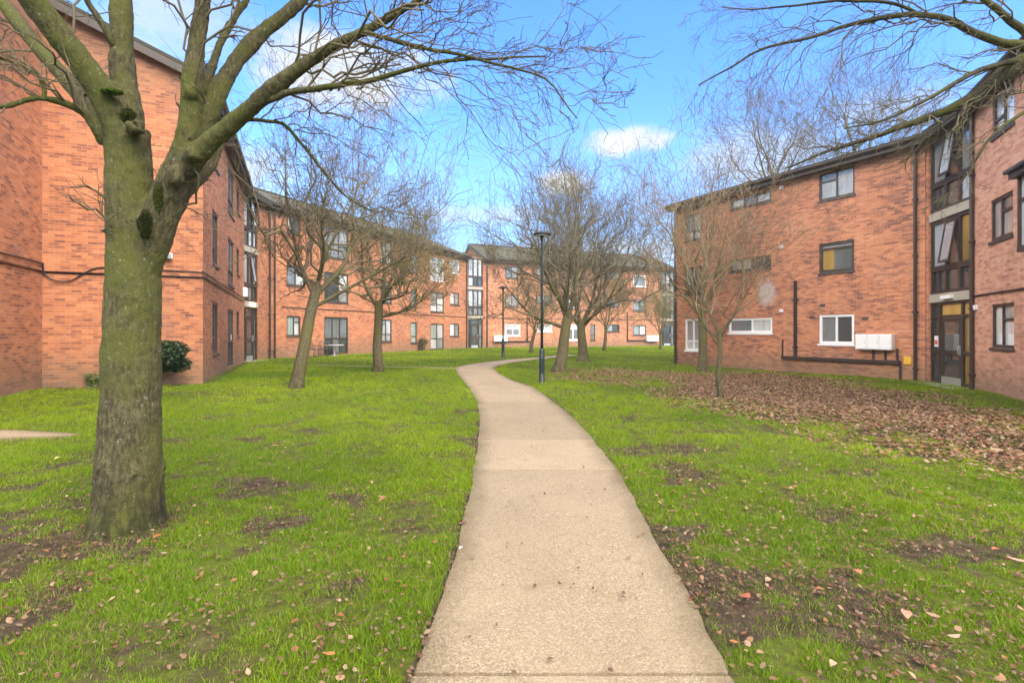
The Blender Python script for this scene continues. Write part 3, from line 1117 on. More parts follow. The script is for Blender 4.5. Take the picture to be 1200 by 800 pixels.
# ---- back wing
C0 = np.array([-2.45, 45.3])
C1 = np.array([15.2, 52.4])
blkC = empty('apartment_block', (C0[0], C0[1], ZB), 'orange brick block across the back of the green behind the street lamps', 'apartment block', 'brick apartment blocks round the green')
WC = Wall(C0, C1, ZB, ZB + HT)
window(WC, blkC, WC.rect(592, 609.7, 379.7, 393.5), (1, 1), [[.62], [.62]], 'white', ('g_mid', 'g_net'), label='white framed window left of the lamp post', fw=.11)
window(WC, blkC, WC.rect(629.5, 647, 379.7, 388.5), (1, 1), None, 'white', ('g_mid', 'g_net'), fw=.11, label='white framed shallow window')
window(WC, blkC, WC.rect(663.5, 680, 380, 398.7), (1, 1), [[.75], [.75]], 'white', ('g_mid', 'g_net'), fw=.11, label='tall white framed window')
window(WC, blkC, WC.rect(692, 697.4, 380, 398.7), (1,), [[.35]], 'wood', ('g_mid',))
window(WC, blkC, WC.rect(710.6, 726, 380, 388.5), (1, 1), None, 'wood', ('g_mid', 'g_dark'))
window(WC, blkC, WC.rect(742, 757, 381, 392.6), (1, 1), None, 'wood', ('g_mid', 'g_net'))
for (xa, xb), pn in (((592, 607.5), ('g_net', 'g_mid')), ((742, 756.7), ('g_mid', 'g_net'))):
    window(WC, blkC, WC.rect(xa, xb, 345 if xa < 700 else 351, 359 if xa < 700 else 364), (1, 1), None, 'wood', pn)
window(WC, blkC, WC.rect(592, 607.5, 312, 325.5), (1, 1), None, 'wood', ('g_mid', 'g_net'))
window(WC, blkC, WC.rect(742, 757, 322, 335.5), (1,), None, 'white', ('g_mid',), fw=.1, label='white framed window on the top floor')
for y0, y1 in ((346, 355), (314, 322)):
    window(WC, blkC, WC.rect(629, 647, y0, y1), (1, 1), None, 'wood', ('g_net', 'g_mid'))
    window(WC, blkC, WC.rect(710.6, 726, y0 + 4, y1 + 4), (1, 1), None, 'wood', ('g_mid', 'g_net'))
for y0, y1 in ((345, 362), (316, 334)):
    window(WC, blkC, WC.rect(663.5, 679, y0, y1), (1, 1), [[.4], [.4]], 'wood', ('g_white', 'g_mid', 'g_net'))
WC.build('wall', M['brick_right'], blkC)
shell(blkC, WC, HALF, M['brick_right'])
rC0, rC1 = roof(blkC, C0, C1, ZB + HT, WC.n, HALF, e0=.12)
downpipe(WC, blkC, .25, ZB, ZB + HT - .1, .055)
sC = WC.s_of(617.6)
tube_on(WC, blkC, [(sC, ZB + .55), (sC, ZB + 2.6)], .05, 'black', 'pipe')
sC2 = WC.s_of(735)
tube_on(WC, blkC, [(sC2, ZB + .55), (sC2, ZB + 3.4)], .05, 'black', 'pipe')
tube_on(WC, blkC, [(WC.s_of(580), ZB + .55), (sC + .6, ZB + .55)], .06, 'black', 'pipe')
tube_on(WC, blkC, [(sC2, ZB + .55), (WC.s_of(768), ZB + .55)], .06, 'black', 'pipe')
tube_on(WC, blkC, [(.6, ZB + 2.65), (WC.len - .1, ZB + 2.65)], .02, 'black', 'cable', .03, 6)

# ---- right wing
ZR = -.09
R0 = np.array([8.17, 25.8])
R1 = np.array([13.45, 16.66])
blkR = empty('apartment_block', (R0[0], R0[1], ZR), 'red brick block on the right with white meter cabinets and pale wall patch', 'apartment block', 'brick apartment blocks round the green')
WR = Wall(R0, R1, ZR, ZR + HT)
window(WR, blkR, WR.rect(960, 1001.5, 204.5, 236), (1, 1), [[.70], None], 'wood', ('g_net', 'g_mid', 'g_net'))
_w = window(WR, blkR, WR.rect(960, 1001, 286, 320.5), (1,), [[.86]], 'wood', ('g_mid', 'g_white'), fw=.1)
_s0, _s1, _z0, _z1 = WR.rect(960, 1001, 286, 320.5)
mb = MB()
WR.box(mb, _s0 + .12, _s0 + .52, _z0 + .12, _z0 + .85, -.066, -.060)
mb.build('curtain', M['g_amber'], _w)
window(WR, blkR, WR.rect(960, 1001, 369, 402.5), (1, 1), None, 'white', ('g_mid', 'g_dark'), fw=.09, label='white framed window beside the meter cabinets')
window(WR, blkR, WR.rect(856, 903.5, 235, 246), (1, 1, 1), None, 'wood', ('g_net', 'g_mid', 'g_net'))
window(WR, blkR, WR.rect(856, 903.5, 305, 319), (1.15, 1), None, 'wood', ('g_net', 'g_dark'))
window(WR, blkR, WR.rect(854, 905, 373.5, 390), (1.25, 1), None, 'white', ('g_mid', 'g_net'), fw=.09, label='wide white framed window behind the thin tree')
window(WR, blkR, WR.rect(803, 822, 253, 283), (1, 1), [[.3], [.3]], 'wood', ('g_net', 'g_mid', 'g_net', 'g_net'))
window(WR, blkR, WR.rect(803, 822, 314, 345), (1, 1), [[.3], [.3]], 'wood', ('g_mid', 'g_net', 'g_mid', 'g_mid'))
window(WR, blkR, WR.rect(803, 822, 374, 410), (1, 1), [[.27], [.27]], 'white', ('g_net', 'g_mid'), fw=.08, label='tall narrow white framed window at the far end')
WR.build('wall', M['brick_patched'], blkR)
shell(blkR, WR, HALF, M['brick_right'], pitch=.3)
_, rR1 = roof(blkR, R0, R1, ZR + HT, WR.n, HALF, e0=.25, PITCH=.3)
downpipe(WR, blkR, WR.s_of(792.5), ZR, ZR + HT - .1, .06)
downpipe(WR, blkR, WR.s_of(1073.5), ZR, ZR + HT - .1, .05)
sp_ = WR.s_of(933)
downpipe(WR, blkR, sp_, WR.z_of(933, 419), WR.z_of(933, 329), .06, 'black')
# boxed service duct low on the wall, with feeds from the cabinets
mb = MB()
WR.box(mb, WR.s_of(917), WR.s_of(1056), WR.z_of(933, 421), WR.z_of(933, 417.5), .003, .12)
for px in (1024, 1038, 1052):
    s = WR.s_of(px)
    WR.box(mb, s - .03, s + .03, WR.z_of(933, 419.6) + .08, .97, .003, .06)
s = WR.s_of(1055.5)
WR.box(mb, s - .03, s + .03, ZR, WR.z_of(933, 421) + .05, .003, .055)
s = WR.s_of(917.5)
WR.box(mb, s - .02, s + .02, WR.z_of(917, 420), WR.z_of(917, 398), .003, .05)
mb.build('service_duct', M['pipe_brown'], blkR)
for px, py in ((916, 220), (916, 289), (916, 364)):
    mb = MB()
    s, z = WR.s_of(px), WR.z_of(px, py)
    WR.box(mb, s - .08, s + .08, z - .06, z + .06, .003, .05)
    for k in range(3):
        WR.box(mb, s - .065, s + .065, z - .045 + k * .035, z - .03 + k * .035, .05, .06)
    mb.build('vent', M['white'], blkR)
for px, py in ((1014, 373), (964, 358), (952, 372)):
    mb = MB()
    s, z = WR.s_of(px), WR.z_of(px, py)
    WR.box(mb, s - .1, s + .1, z - .055, z + .055, .003, .012)
    mb.build('air_brick', M['sill'], blkR)

# ---- near right wing
Q0 = np.array([12.9, 14.3])
dQ = np.array([-.45, -1.0])
dQ /= np.linalg.norm(dQ)
Q1 = Q0 + dQ * 8.0
blkQ = empty('apartment_block', (Q0[0], Q0[1], ZR), 'pink brick block at the right edge with a projecting bay window', 'apartment block', 'brick apartment blocks round the green')
WQ = Wall(Q0, Q1, ZR, ZR + HT)
window(WQ, blkQ, WQ.rect(1162, 1188.5, 357, 407), (1, 1.25), [None, [.66]], 'wood', ('g_white', 'g_white', 'g_net'), fw=.08)
window(WQ, blkQ, WQ.rect(1161, 1187, 236, 284), (1, 1.25), [None, [.66]], 'wood', ('g_net', 'g_net', 'g_mid'), fw=.08)
window(WQ, blkQ, WQ.rect(1163, 1189, 112, 163), (1, 1), [[.35], None], 'wood', ('g_net', 'g_sky', 'g_sky'), fw=.08)
WQ.build('wall', M['brick_pale'], blkQ)
shell(blkQ, WQ, HALF, M['brick_pale'], ends=(True, True), pitch=.3)
rQ0, _ = roof(blkQ, Q0, Q1, ZR + HT, WQ.n, HALF, e1=.2, PITCH=.3)
tube_on(WQ, blkQ, [(.1, 2.52), (4, 2.52), (8, 2.52)], .025, 'black', 'cable', .03, 6)
downpipe(WQ, blkQ, .06, ZR, ZR + HT - .1, .05, 'pipe_brown')
# bay window
s0 = WQ.s_of(1190)
while CX + F * WQ.p(s0, 0, .62)[0] / WQ.p(s0, 0, .62)[1] < 1186:
    s0 += .02
s1 = s0 + 1.9
_d = WQ.p(s0, 0, .6)[1] / F
bz0, bz1 = EYE + (HY - 296) * _d, EYE + (HY - 203) * _d
bay = MB()
WQ.box(bay, s0, s1, bz0, bz0 + .12, 0.003, .55)
WQ.box(bay, s0 - .08, s1 + .08, bz1 - .12, bz1, 0.003, .66)
WQ.box(bay, s0 - .12, s1 + .12, bz1 + .002, bz1 + .07, 0.003, .74)
for k in (0, .33, .66, 1):
    s = s0 + (s1 - s0 - .09) * k
    WQ.box(bay, s, s + .09, bz0 + .12, bz1 - .12, .45, .54)
for sx in (s0, s1 - .09):
    WQ.box(bay, sx, sx + .09, bz0 + .12, bz1 - .12, .003, .09)
WQ.box(bay, s0 + .09, s1 - .09, bz0 + 1.05, bz0 + 1.12, .455, .535)
for sx in (s0 + .003, s1 - .087):
    WQ.box(bay, sx, sx + .084, bz0 + 1.05, bz0 + 1.12, .09, .45)
bayo = bay.build('bay_window', M['wood'], blkQ)
mb = MB()
WQ.box(mb, s0 + .09, s1 - .09, bz0 + .12, bz1 - .12, .48, .50)
for sx in (s0 + .03, s1 - .05):
    WQ.box(mb, sx, sx + .02, bz0 + .12, bz1 - .12, .09, .45)
mb.build('pane', M['g_white'], bayo)
mb = MB()
WQ.box(mb, .06, .26, WQ.z_of(1144, 363), WQ.z_of(1144, 357.5), .003, .06)
mb.build('vent', M['white'], blkQ)


# ---- stair towers between the wings
def stair_tower(Pa, Pb, zb, label, mat, glaze=(0, 1), seed=0, lamp=False, rl=None, rr=None, left_amber=True, hung=True):
    wl = Wall(Pa, Pb, zb, zb + HT)
    t = empty('stair_tower', (Pa[0], Pa[1], zb), label, 'stair tower', 'glazed stair towers between the blocks')
    g0, g1 = glaze[0] * wl.len, glaze[1] * wl.len
    rs = random.Random(seed)
    bk = -.12
    # brick returns either side of the glazing
    for a, b in ((0, g0), (g1, wl.len)):
        if b - a > .02:
            mb = MB()
            q = [(a, zb - .35), (b, zb - .35), (b, zb + HT), (a, zb + HT)]
            mb.quad([wl.p(*x, -.02) for x in q], [(x[0], x[1] - zb) for x in q])
            e = b if a == 0 else a
            mb.quad([wl.p(e, zb - .35, -.02), wl.p(e, zb - .35, -.4), wl.p(e, zb + HT, -.4), wl.p(e, zb + HT, -.02)], [(0, 0), (.38, 0), (.38, HT), (0, HT)])
            mb.build('wall', mat, t)
    W = g1 - g0
    for k, z in enumerate((2.55, 5.12)):
        mb = MB()
        wl.box(mb, g0 + .02, g1 - .02, zb + z, zb + z + .26, -.3, -.02)
        mb.build('beam', M['concrete'], t)
    # upper storeys: a timber grid of three lights, short below, tall above
    for k, (za, zt_) in enumerate(((2.82, 5.11), (5.39, HT - .02))):
        fr = MB()
        fw = .09
        a0, a1 = zb + za, zb + zt_
        mid = a0 + (a1 - a0) * .36
        wl.box(fr, g0, g1, a0, a0 + fw, bk - .06, bk + .04)
        wl.box(fr, g0, g1, a1 - fw, a1, bk - .06, bk + .04)
        wl.box(fr, g0, g1, mid - .13, mid + .05, bk - .06, bk + .044)
        cs = [g0, g0 + W * .345, g0 + W * .655, g1 - fw * 1.2]
        for c_ in cs:
            wl.box(fr, c_, c_ + fw * 1.2, a0 + fw, mid - .13, bk - .06, bk + .036)
            wl.box(fr, c_, c_ + fw * 1.2, mid + .05, a1 - fw, bk - .06, bk + .036)
        f = fr.build('frame', M['wood'], t)
        for i in range(3):
            pa, pb = cs[i] + fw * 1.2, cs[i + 1]
            mb = MB()
            wl.box(mb, pa, pb, a0 + fw, mid - .13, bk - .04, bk - .02)
            mb.build('pane', M[rs.choice(['g_dark', 'g_mid', 'g_sky'] if k else ['g_dark', 'g_dark', 'g_mid'])], f)
            mb = MB()
            key = rs.choice(['g_mid', 'g_sky', 'g_net'])
            if k == 0 and i == 2 and left_amber:
                key = 'g_amber'
            wl.box(mb, pa, pb, mid + .05, a1 - fw, bk - .04, bk - .02)
            mb.build('pane', M[key], f)
            if i == 1 and hung:                              # a top-hung light standing open
                op = MB()
                zt2, zb2 = a1 - fw - .03, mid + .08
                tilt = .2
                def qp(s, z):
                    return wl.p(s, z, bk + .05 + tilt * (zt2 - z) / (zt2 - zb2))
                for (sa, sb, zza, zzb) in ((pa, pb, zb2, zb2 + .07), (pa, pb, zt2 - .07, zt2), (pa, pa + .06, zb2 + .07, zt2 - .07), (pb - .06, pb, zb2 + .07, zt2 - .07)):
                    c1 = [np.array(qp(sa, zza)), np.array(qp(sb, zza)), np.array(qp(sb, zzb)), np.array(qp(sa, zzb))]
                    off = np.array([wl.n[0], wl.n[1], .1]) * .04
                    op.hexa([c1[0] + off, c1[1] + off, c1[1], c1[0], c1[3] + off, c1[2] + off, c1[2], c1[3]])
                oo = op.build('open_sash', M['wood'], t)
                mb = MB()
                off = np.array([wl.n[0], wl.n[1], .1]) * .02
                mb.quad([np.array(qp(pa + .06, zb2 + .07)) + off, np.array(qp(pb - .06, zb2 + .07)) + off, np.array(qp(pb - .06, zt2 - .07)) + off, np.array(qp(pa + .06, zt2 - .07)) + off])
                mb.build('pane', M['g_sky'], oo)
    # entrance: fixed side lights, a transom and the door leaf
    dz = zb + 2.54
    d0, d1 = g0 + W * .24, g0 + W * .72
    fr = MB()
    for a, b in ((g0, g0 + .1), (d0 - .09, d0), (d1, d1 + .09), (g1 - .1, g1)):
        wl.box(fr, a, b, zb - .1, dz, bk - .06, bk + .04)
    for a, b in ((g0 + .1, d0 - .09), (d0, d1), (d1 + .09, g1 - .1)):
        wl.box(fr, a, b, zb + 2.06, zb + 2.14, bk - .06, bk + .036)
        wl.box(fr, a, b, dz - .07, dz, bk - .06, bk + .036)
        if a != d0:
            wl.box(fr, a, b, zb - .1, zb + .12, bk - .06, bk + .036)
            wl.box(fr, a, b, zb + .95, zb + 1.05, bk - .06, bk + .036)
    f = fr.build('entrance_frame', M['wood'], t)
    for a, b, key in ((g0 + .1, d0 - .09, 'g_dark'), (d1 + .09, g1 - .1, 'g_amber' if left_amber else 'g_mid')):
        mb = MB()
        wl.box(mb, a, b, zb + .12, zb + 2.06, bk - .04, bk - .02)
        mb.build('pane', M[key], f)
    mb = MB()
    wl.box(mb, d0, g1 - .1, zb + 2.14, dz - .07, bk - .042, bk - .022)
    mb.build('pane', M['g_amber' if left_amber else 'g_dark'], f)
    mb = MB()
    wl.box(mb, g0 + .1, d0 - .09, zb + 2.14, dz - .07, bk - .04, bk - .02)
    mb.build('pane', M['g_dark'], f)
    dr = MB()
    for a, b, z0, z1 in ((d0 + .01, d0 + .12, .03, 2.05), (d1 - .12, d1 - .01, .03, 2.05), (d0 + .12, d1 - .12, .03, .24), (d0 + .12, d1 - .12, 1.94, 2.05), (d0 + .12, d1 - .12, .92, 1.04)):
        wl.box(dr, a, b, zb + z0, zb + z1, bk - .03, bk + .02)
    door = dr.build('entrance_door', M['wood'], t)
    mb = MB()
    wl.box(mb, d0 + .12, d1 - .12, zb + .24, zb + .92, bk - .02, bk - .004)
    mb.build('pane', M['g_dark'], door)
    mb = MB()
    wl.box(mb, d0 + .12, d1 - .12, zb + 1.04, zb + 1.94, bk - .02, bk - .004)
    mb.build('pane', M['g_dark'], door)
    mb = MB()
    wl.box(mb, d0 + .03, d1 - .03, zb + .03, zb + .25, bk + .021, bk + .03)
    mb.build('kick_plate', M['steel'], door)
    mb = MB()
    wl.box(mb, d1 - .10, d1 - .05, zb + .92, zb + 1.22, bk + .021, bk + .03)
    mb.tube([wl.p(d1 - .075, zb + .95, bk + .035), wl.p(d1 - .075, zb + .95, bk + .08), wl.p(d1 - .075, zb + 1.2, bk + .08), wl.p(d1 - .075, zb + 1.2, bk + .035)], .012, 6)
    mb.build('handle', M['steel'], door)
    mb = MB()
    wl.box(mb, g0 - .05, g1 + .05, zb - .2, zb + .015, -.1, .5)
    mb.build('doorstep', M['concrete'], t)
    # core behind, closing the shaft, and the roof bridging the two neighbours
    mb = MB()
    wl.box(mb, .02, wl.len - .02, zb - .3, zb + HT, -2.0, -1.6)
    wl.box(mb, .02, wl.len - .02, zb + HT - .02, zb + HT + .1, -1.6, -.2)
    mb.build('wall', mat, t)
    if rl and rr:
        mb = MB()
        for i in (0, 1):
            mb.quad([rl[i], rr[i], rr[i + 1], rl[i + 1]], [(0, 0), (wl.len, 0), (wl.len, 5), (0, 5)])
        dn = np.array([0, 0, .32])
        a, b = np.array(rl[0]), np.array(rr[0])
        mb.quad([a - dn, b - dn, b, a])
        sa, sb = np.array(wl.p(0, zb + HT, -.1)), np.array(wl.p(wl.len, zb + HT, -.1))
        sa[2] = sb[2] = a[2] - .30
        mb.quad([sa, sb, b - dn + (0, 0, .02), a - dn + (0, 0, .02)])
        mb.build('roof', M['roof'], t)
        mb = MB()
        wl.box(mb, g0, g1, zb + HT - .02, a[2] - .31 if a[2] - .31 > zb + HT else zb + HT + .02, -.25, -.05)
        mb.build('fascia', M['fascia'], t)
    return t, wl


towL, wtL = stair_tower(Aend, B0, ZB, 'glazed stair tower at the left back with a small lit lamp over its door', M['brick'], (0.02, .62), 3, True, rA1, rB0, left_amber=False)
towM, wtM = stair_tower(B1, C0, ZB, 'narrow glazed stair tower at the far corner left of the back block', M['brick'], (.04, .92), 5, False, None, None, left_amber=False, hung=False)
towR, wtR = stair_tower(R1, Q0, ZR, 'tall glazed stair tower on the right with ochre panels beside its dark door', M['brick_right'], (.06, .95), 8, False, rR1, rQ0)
dC = (C1 - C0) / np.linalg.norm(C1 - C0)
towC, wtC = stair_tower(C1, C1 + dC * 1.9, ZB, 'half hidden stair tower at the right end of the back block', M['brick_right'], (.04, .96), 11, False, rC1, tuple(tuple(np.array(p) + np.array([dC[0] * 1.9, dC[1] * 1.9, 0])) for p in rC1), left_amber=False, hung=False)

# extra pipes and notices on the right tower
mb = MB()
wl = wtR
g0 = .06 * wl.len
wl.box(mb, g0 + .16, g0 + .36, ZR + 1.15, ZR + 1.5, -.12, -.10)
nt = mb.build('notice', M['white'], towR)
mb = MB()
wl.box(mb, g0 + .18, g0 + .34, ZR + 1.22, ZR + 1.36, -.099, -.095)
mb.build('notice_panel', M['red'], nt)
mb = MB()
wl.box(mb, wl.len * .40, wl.len * .60, ZR + 2.62, ZR + 2.73, -.018, .08)
mb.build('bulkhead_light', M['white'], towR)

# lit lamp over the left tower's door
lm, lt, lp, _ = new_mat('lit_lamp_cover')
lp.inputs['Base Color'].default_value = (.8, .7, .5, 1)
lp.inputs['Emission Color'].default_value = (1, .72, .35, 1)
lp.inputs['Emission Strength'].default_value = 2.5
mb = MB()
wtL.box(mb, wtL.len * .26, wtL.len * .4, ZB + 2.60, ZB + 2.74, -.018, .08)
mb.build('bulkhead_light', lm, towL)

# ---- meter cabinets and small fittings (things of their own, hung on the walls)
def cabinet(wall, s0, s1, z0, z1, dp, label, group):
    o = empty('meter_cabinet', wall.p((s0 + s1) / 2, z0, 0.0), label, 'meter cabinet', group)
    mb = MB()
    wall.box(mb, s0, s1, z0, z1, .004, dp)
    b = mb.build('box', M['white'], o, bevel=.01)
    mb = MB()
    wall.box(mb, s0 + .025, s1 - .025, z0 + .025, z1 - .025, dp + .001, dp + .018)
    d = mb.build('door', M['white'], o, bevel=.006)
    mb = MB()
    wall.box(mb, s1 - .07, s1 - .045, (z0 + z1) / 2 - .02, (z0 + z1) / 2 + .02, dp + .019, dp + .026)
    mb.build('lock', M['steel'], d)


sA, sB = WR.s_of(1006.5), WR.s_of(1049.5)
zz0, zz1 = WR.z_of(1006.5, 409), WR.z_of(1006.5, 391.5)
st = (sB - sA) / 3
for k, lab in enumerate(('white meter cabinet nearest the white window, leftmost of three', 'middle one of the three white meter cabinets on the right block', 'white meter cabinet nearest the yellow sign, rightmost of three')):
    cabinet(WR, sA + k * st + .004, sA + (k + 1) * st - .004, zz0, zz1, .26, lab, 'meter cabinets on the right block')
for xa, xb, lab in ((578, 593.5, 'wide white cabinet on the back block beside the far lamp post'), (757, 769.5, 'white cabinet on the back block beside the right stair tower')):
    cabinet(WC, WC.s_of(xa), WC.s_of(xb), WC.z_of(xa, 400), WC.z_of(xa, 393), .3, lab, 'white cabinets on the back block')
wa_s = WA.len - .62
cabinet(WA, wa_s, wa_s + .5, WA.z_of(284, 347), WA.z_of(284, 336), .16, 'pale cabinet high on the left block beside the stair tower', None)

o = empty('gas_sign', WR.p(WR.s_of(1063.5), WR.z_of(1063.5, 427), 0), 'small yellow square sign low on the brick wall beside the meter cabinets', 'sign')
mb = MB()
WR.box(mb, WR.s_of(1059.3), WR.s_of(1068), WR.z_of(1063, 427), WR.z_of(1063, 417.5), .004, .03)
mb.build('panel', M['yellow'], o, bevel=.01)
o = empty('floodlight', Wg.p(Wg.s_of(197), Wg.z_of(197, 303), 0), 'small white floodlight on the gable wall above the cables', 'floodlight')
mb = MB()
s, z = Wg.s_of(197), Wg.z_of(197, 300.5)
Wg.box(mb, s - .12, s + .12, z - .07, z + .07, .06, .16)
hd = mb.build('housing', M['white'], o, bevel=.012)
mb = MB()
Wg.box(mb, s - .10, s + .10, z - .05, z + .05, .161, .17)
mb.build('lens', M['g_mid'], hd)
mb = MB()
Wg.box(mb, s - .03, s + .03, z - .10, z - .071, .004, .1)
mb.build('bracket', M['black'], o)

# ------------------------------------------------------------------ lamp posts
def lamp_post(px, py, head_py, label, base_h=.95):
    g_ = ground_pt(px, py)
    x, y = g_
    z = float(ground_h(x, y))
    H = EYE + (HY - head_py) / F * y - z
    o = empty('lamp_post', (x, y, z), label, 'lamp post', 'lamp posts by the path')
    mb = MB()
    mb.lathe((x, y, z), [(.105, -.1), (.105, .02), (.085, .05), (.082, base_h), (.072, base_h + .03), (.045, base_h + .07)], 20)
    b = mb.build('base', M['green_paint'], o, True)
    mb = MB()
    mb.box((x, y - .083, z + .5), .09, .012, .42)
    mb.build('service_door', M['green_paint'], b)
    mb = MB()
    mb.lathe((x, y, z), [(.042, base_h + .05), (.04, 2.2), (.034, H - .25), (.034, H - .12), (.05, H - .11), (.05, H - .03)], 16)
    mb.build('pole', M['green_paint'], o, True)
    mb = MB()
    mb.lathe((x, y, z), [(.06, H - .10), (.10, H - .05), (.255, H - .035), (.265, H - .01), (.24, H + .02), (.10, H + .055), (.05, H + .085), (.02, H + .095)], 28)
    h = mb.build('lantern', M['black'], o, True)
    mb = MB()
    mb.lathe((x, y, z), [(.09, H - .075), (.2, H - .068), (.2, H - .045)], 24)
    mb.build('lens', M['g_net'], h)
    return o


lamp_post(635, 450, 274, 'tall dark lamp post with a flat round lantern on the lawn right of the path')
lamp_post(589.5, 419.5, 337, 'smaller far lamp post by the bend of the path near the back block')

# ------------------------------------------------------------------ trees
def nrm(v):
    return v / (np.linalg.norm(v, axis=-1, keepdims=True) + 1e-9)


def spawn(P, R, k, t0, lf, ang, up, n, r, wob=.12, down=0.0, rf=.6, lmin=0.0, t1=1.0, taper=.3):
    """k children on each of the polylines P"""
    B, N, _ = P.shape
    plen = np.linalg.norm(np.diff(P, axis=1), axis=2).sum(1)
    t = t0 + (t1 - t0) * (np.arange(k)[None] + r.random((B, k))) / k
    t = np.clip(t, 0, .999)
    f = t * (N - 1)
    i = f.astype(int)
    u = (f - i)[..., None]
    b = np.arange(B)[:, None]
    pos = P[b, i] * (1 - u) + P[b, i + 1] * u
    tan = nrm(P[b, i + 1] - P[b, i])
    rad = R[b, i] * (1 - u[..., 0]) + R[b, i + 1] * u[..., 0]
    rv = nrm(r.normal(size=(B, k, 3)))
    perp = nrm(rv - (rv * tan).sum(-1, keepdims=True) * tan)
    a = np.radians(ang) * (.65 + .7 * r.random((B, k, 1)))
    d = nrm(tan * np.cos(a) + perp * np.sin(a) + np.array([0, 0, up]))
    Ln = np.maximum(plen[:, None] * lf * (1.15 - .65 * (t - t0) / max(1e-6, 1 - t0)) * (.6 + .8 * r.random((B, k))), lmin)
    d = d.reshape(-1, 3)
    pos = pos.reshape(-1, 3)
    Ln = Ln.reshape(-1)
    rad = np.minimum(rad.reshape(-1) * rf, Ln * .05)
    s = np.linspace(0, 1, n)
    w_ = np.cumsum(r.normal(size=(len(d), n, 3)) * wob / math.sqrt(n), axis=1)
    w_ -= w_[:, :1]
    C = pos[:, None] + (d[:, None] * s[None, :, None] + w_ * 1.0) * Ln[:, None, None]
    C[:, :, 2] += (up * .25 - down) * (s ** 2)[None] * Ln[:, None]
    RR = rad[:, None] * (1 - (1 - taper) * s)[None]
    return C, RR


def resample(P, n):
    return np.array([catmull(p, n) for p in P])


def crown_mesh(sets, name, mat, parent):
    V, Q, nb = [], [], 0
    for P, R, sd in sets:
        v, q = tubes(P, R, sd)
        V.append(v)
        Q.append(q + nb)
        nb += len(v)
    return mesh_np(name, np.concatenate(V), np.concatenate(Q), mat, parent, True)


def tree(label, base, lean, fork, rb, rf_, cen, rad, nl, seed, bark='bark_mid', twig='twig', dens=(7, 6, 5), group='bare trees on the green', up=.4, twr=.0035, flare=1.35, lowlimb=0, ang=42, bulge=.13):
    """base (x,y); lean (dx,dy) at the fork height; crown: ellipsoid centre (x,y,z) and radii that the limbs reach for"""
    r = np.random.default_rng(seed)
    x, y = base
    z = float(ground_h(np.array(x), np.array(y)))
    twr *= .9
    dens = (dens[0] - 1, dens[1] - 1, dens[2] - 1)
    o = empty('tree', (x, y, z), label, 'tree', group)
    top = np.array([x + lean[0], y + lean[1], fork])
    pts = [np.array([x, y, z - .12])]
    for t in (0.03, .1, .35, .7, 1.0):
        q = np.array([x, y, z]) * (1 - t) + top * t
        q[:2] += (1 - t) * t * r.normal(size=2) * .12
        pts.append(q)
    tr = catmull(pts, 14)
    hh = np.clip((tr[:, 2] - z) / (fork - z), 0, 1)
    R = rb * (1 - hh) + rf_ * hh
    R = R * (1 + (flare - 1) * np.exp(-(tr[:, 2] - z).clip(0) / .16))
    LP, LR = [], []
    nl = max(5, round(nl * .68))
    cen = np.array(cen)
    for k in range(nl):
        a = 2.399 * k + r.random() * .9
        e = math.radians(2 + 76 * ((k + .5) / nl) ** 1.25) if k >= lowlimb else math.radians(-12 + 20 * r.random())
        dr = np.array([math.cos(a) * math.cos(e), math.sin(a) * math.cos(e), math.sin(e)])
        end = cen + dr * np.array(rad) * (.78 + .2 * r.random())
        st = tr[-1 - int(r.integers(0, 3))] - np.array([0, 0, .02])
        v_ = end - st                                       # out first, then up
        m1 = st + v_ * (.33 + bulge * .6, .33 + bulge * .6, .33 - bulge * .15) + r.normal(size=3) * .09 * rad[2] / 2
        m2 = st + v_ * (.68 + bulge * .7, .68 + bulge * .7, .68 - bulge * .1) + r.normal(size=3) * .12 * rad[2] / 2
        LP.append(catmull([st, m1, m2, end], 10))
        r0 = rf_ * (.62 - .18 * r.random()) * (1 if e > .6 else .8)
        LR.append(np.linspace(1, .12, 10) ** 1.15 * r0)
    # the trunk runs on into its first limb
    LP, LR = np.array(LP), np.array(LR)
    sets = [(tr[None], R[None], 12)]
    crown_mesh(sets, 'trunk', M[bark], o)
    crown_mesh([(LP, LR, 8)], 'limbs', M[bark], o)
    P1, R1_ = spawn(LP, LR, dens[0] + 2, .14, .56, ang, up * .55, 8, r, .20, rf=.72)
    tip, tipR = spawn(LP, LR, 2, .85, .45, 22, up, 7, r, .2, rf=.8)
    P2, R2 = spawn(P1, R1_, dens[1] + 1, .15, .5, ang + 2, up * .7, 6, r, .20, rf=.6)
    P2b, R2b = spawn(tip, tipR, 5, .2, .5, ang, up, 6, r, .24, rf=.65)
    P2, R2 = np.concatenate([P2, P2b]), np.concatenate([R2, R2b])
    R2 = np.maximum(R2, twr * 1.15)
    P3, R3 = spawn(P2, R2, dens[2], .15, .5, ang + 6, up * .7, 5, r, .2, rf=.7)
    R3 = np.maximum(R3, twr)
    P4, R4 = spawn(P3, R3, 2, .3, .5, 45, up * .6, 4, r, .25, rf=.8)
    R4 = np.maximum(R4, twr * .8)
    crown_mesh([(P1, np.maximum(R1_, twr * 1.5), 6), (tip, np.maximum(tipR, twr * 1.3), 5), (P2, R2, 4), (P3, R3, 3), (P4, R4, 3)], 'crown', M[twig], o)
    return o


def gp3(px, py):
    a = ground_pt(px, py)
    return (float(a[0]), float(a[1]))


# the middle distance: trees standing on the lawn, crowns given in metres from pixel sizes at their distance
def crown_at(px, py, D):
    return ((px - CX) / F * D, D, EYE + (HY - py) / F * D)


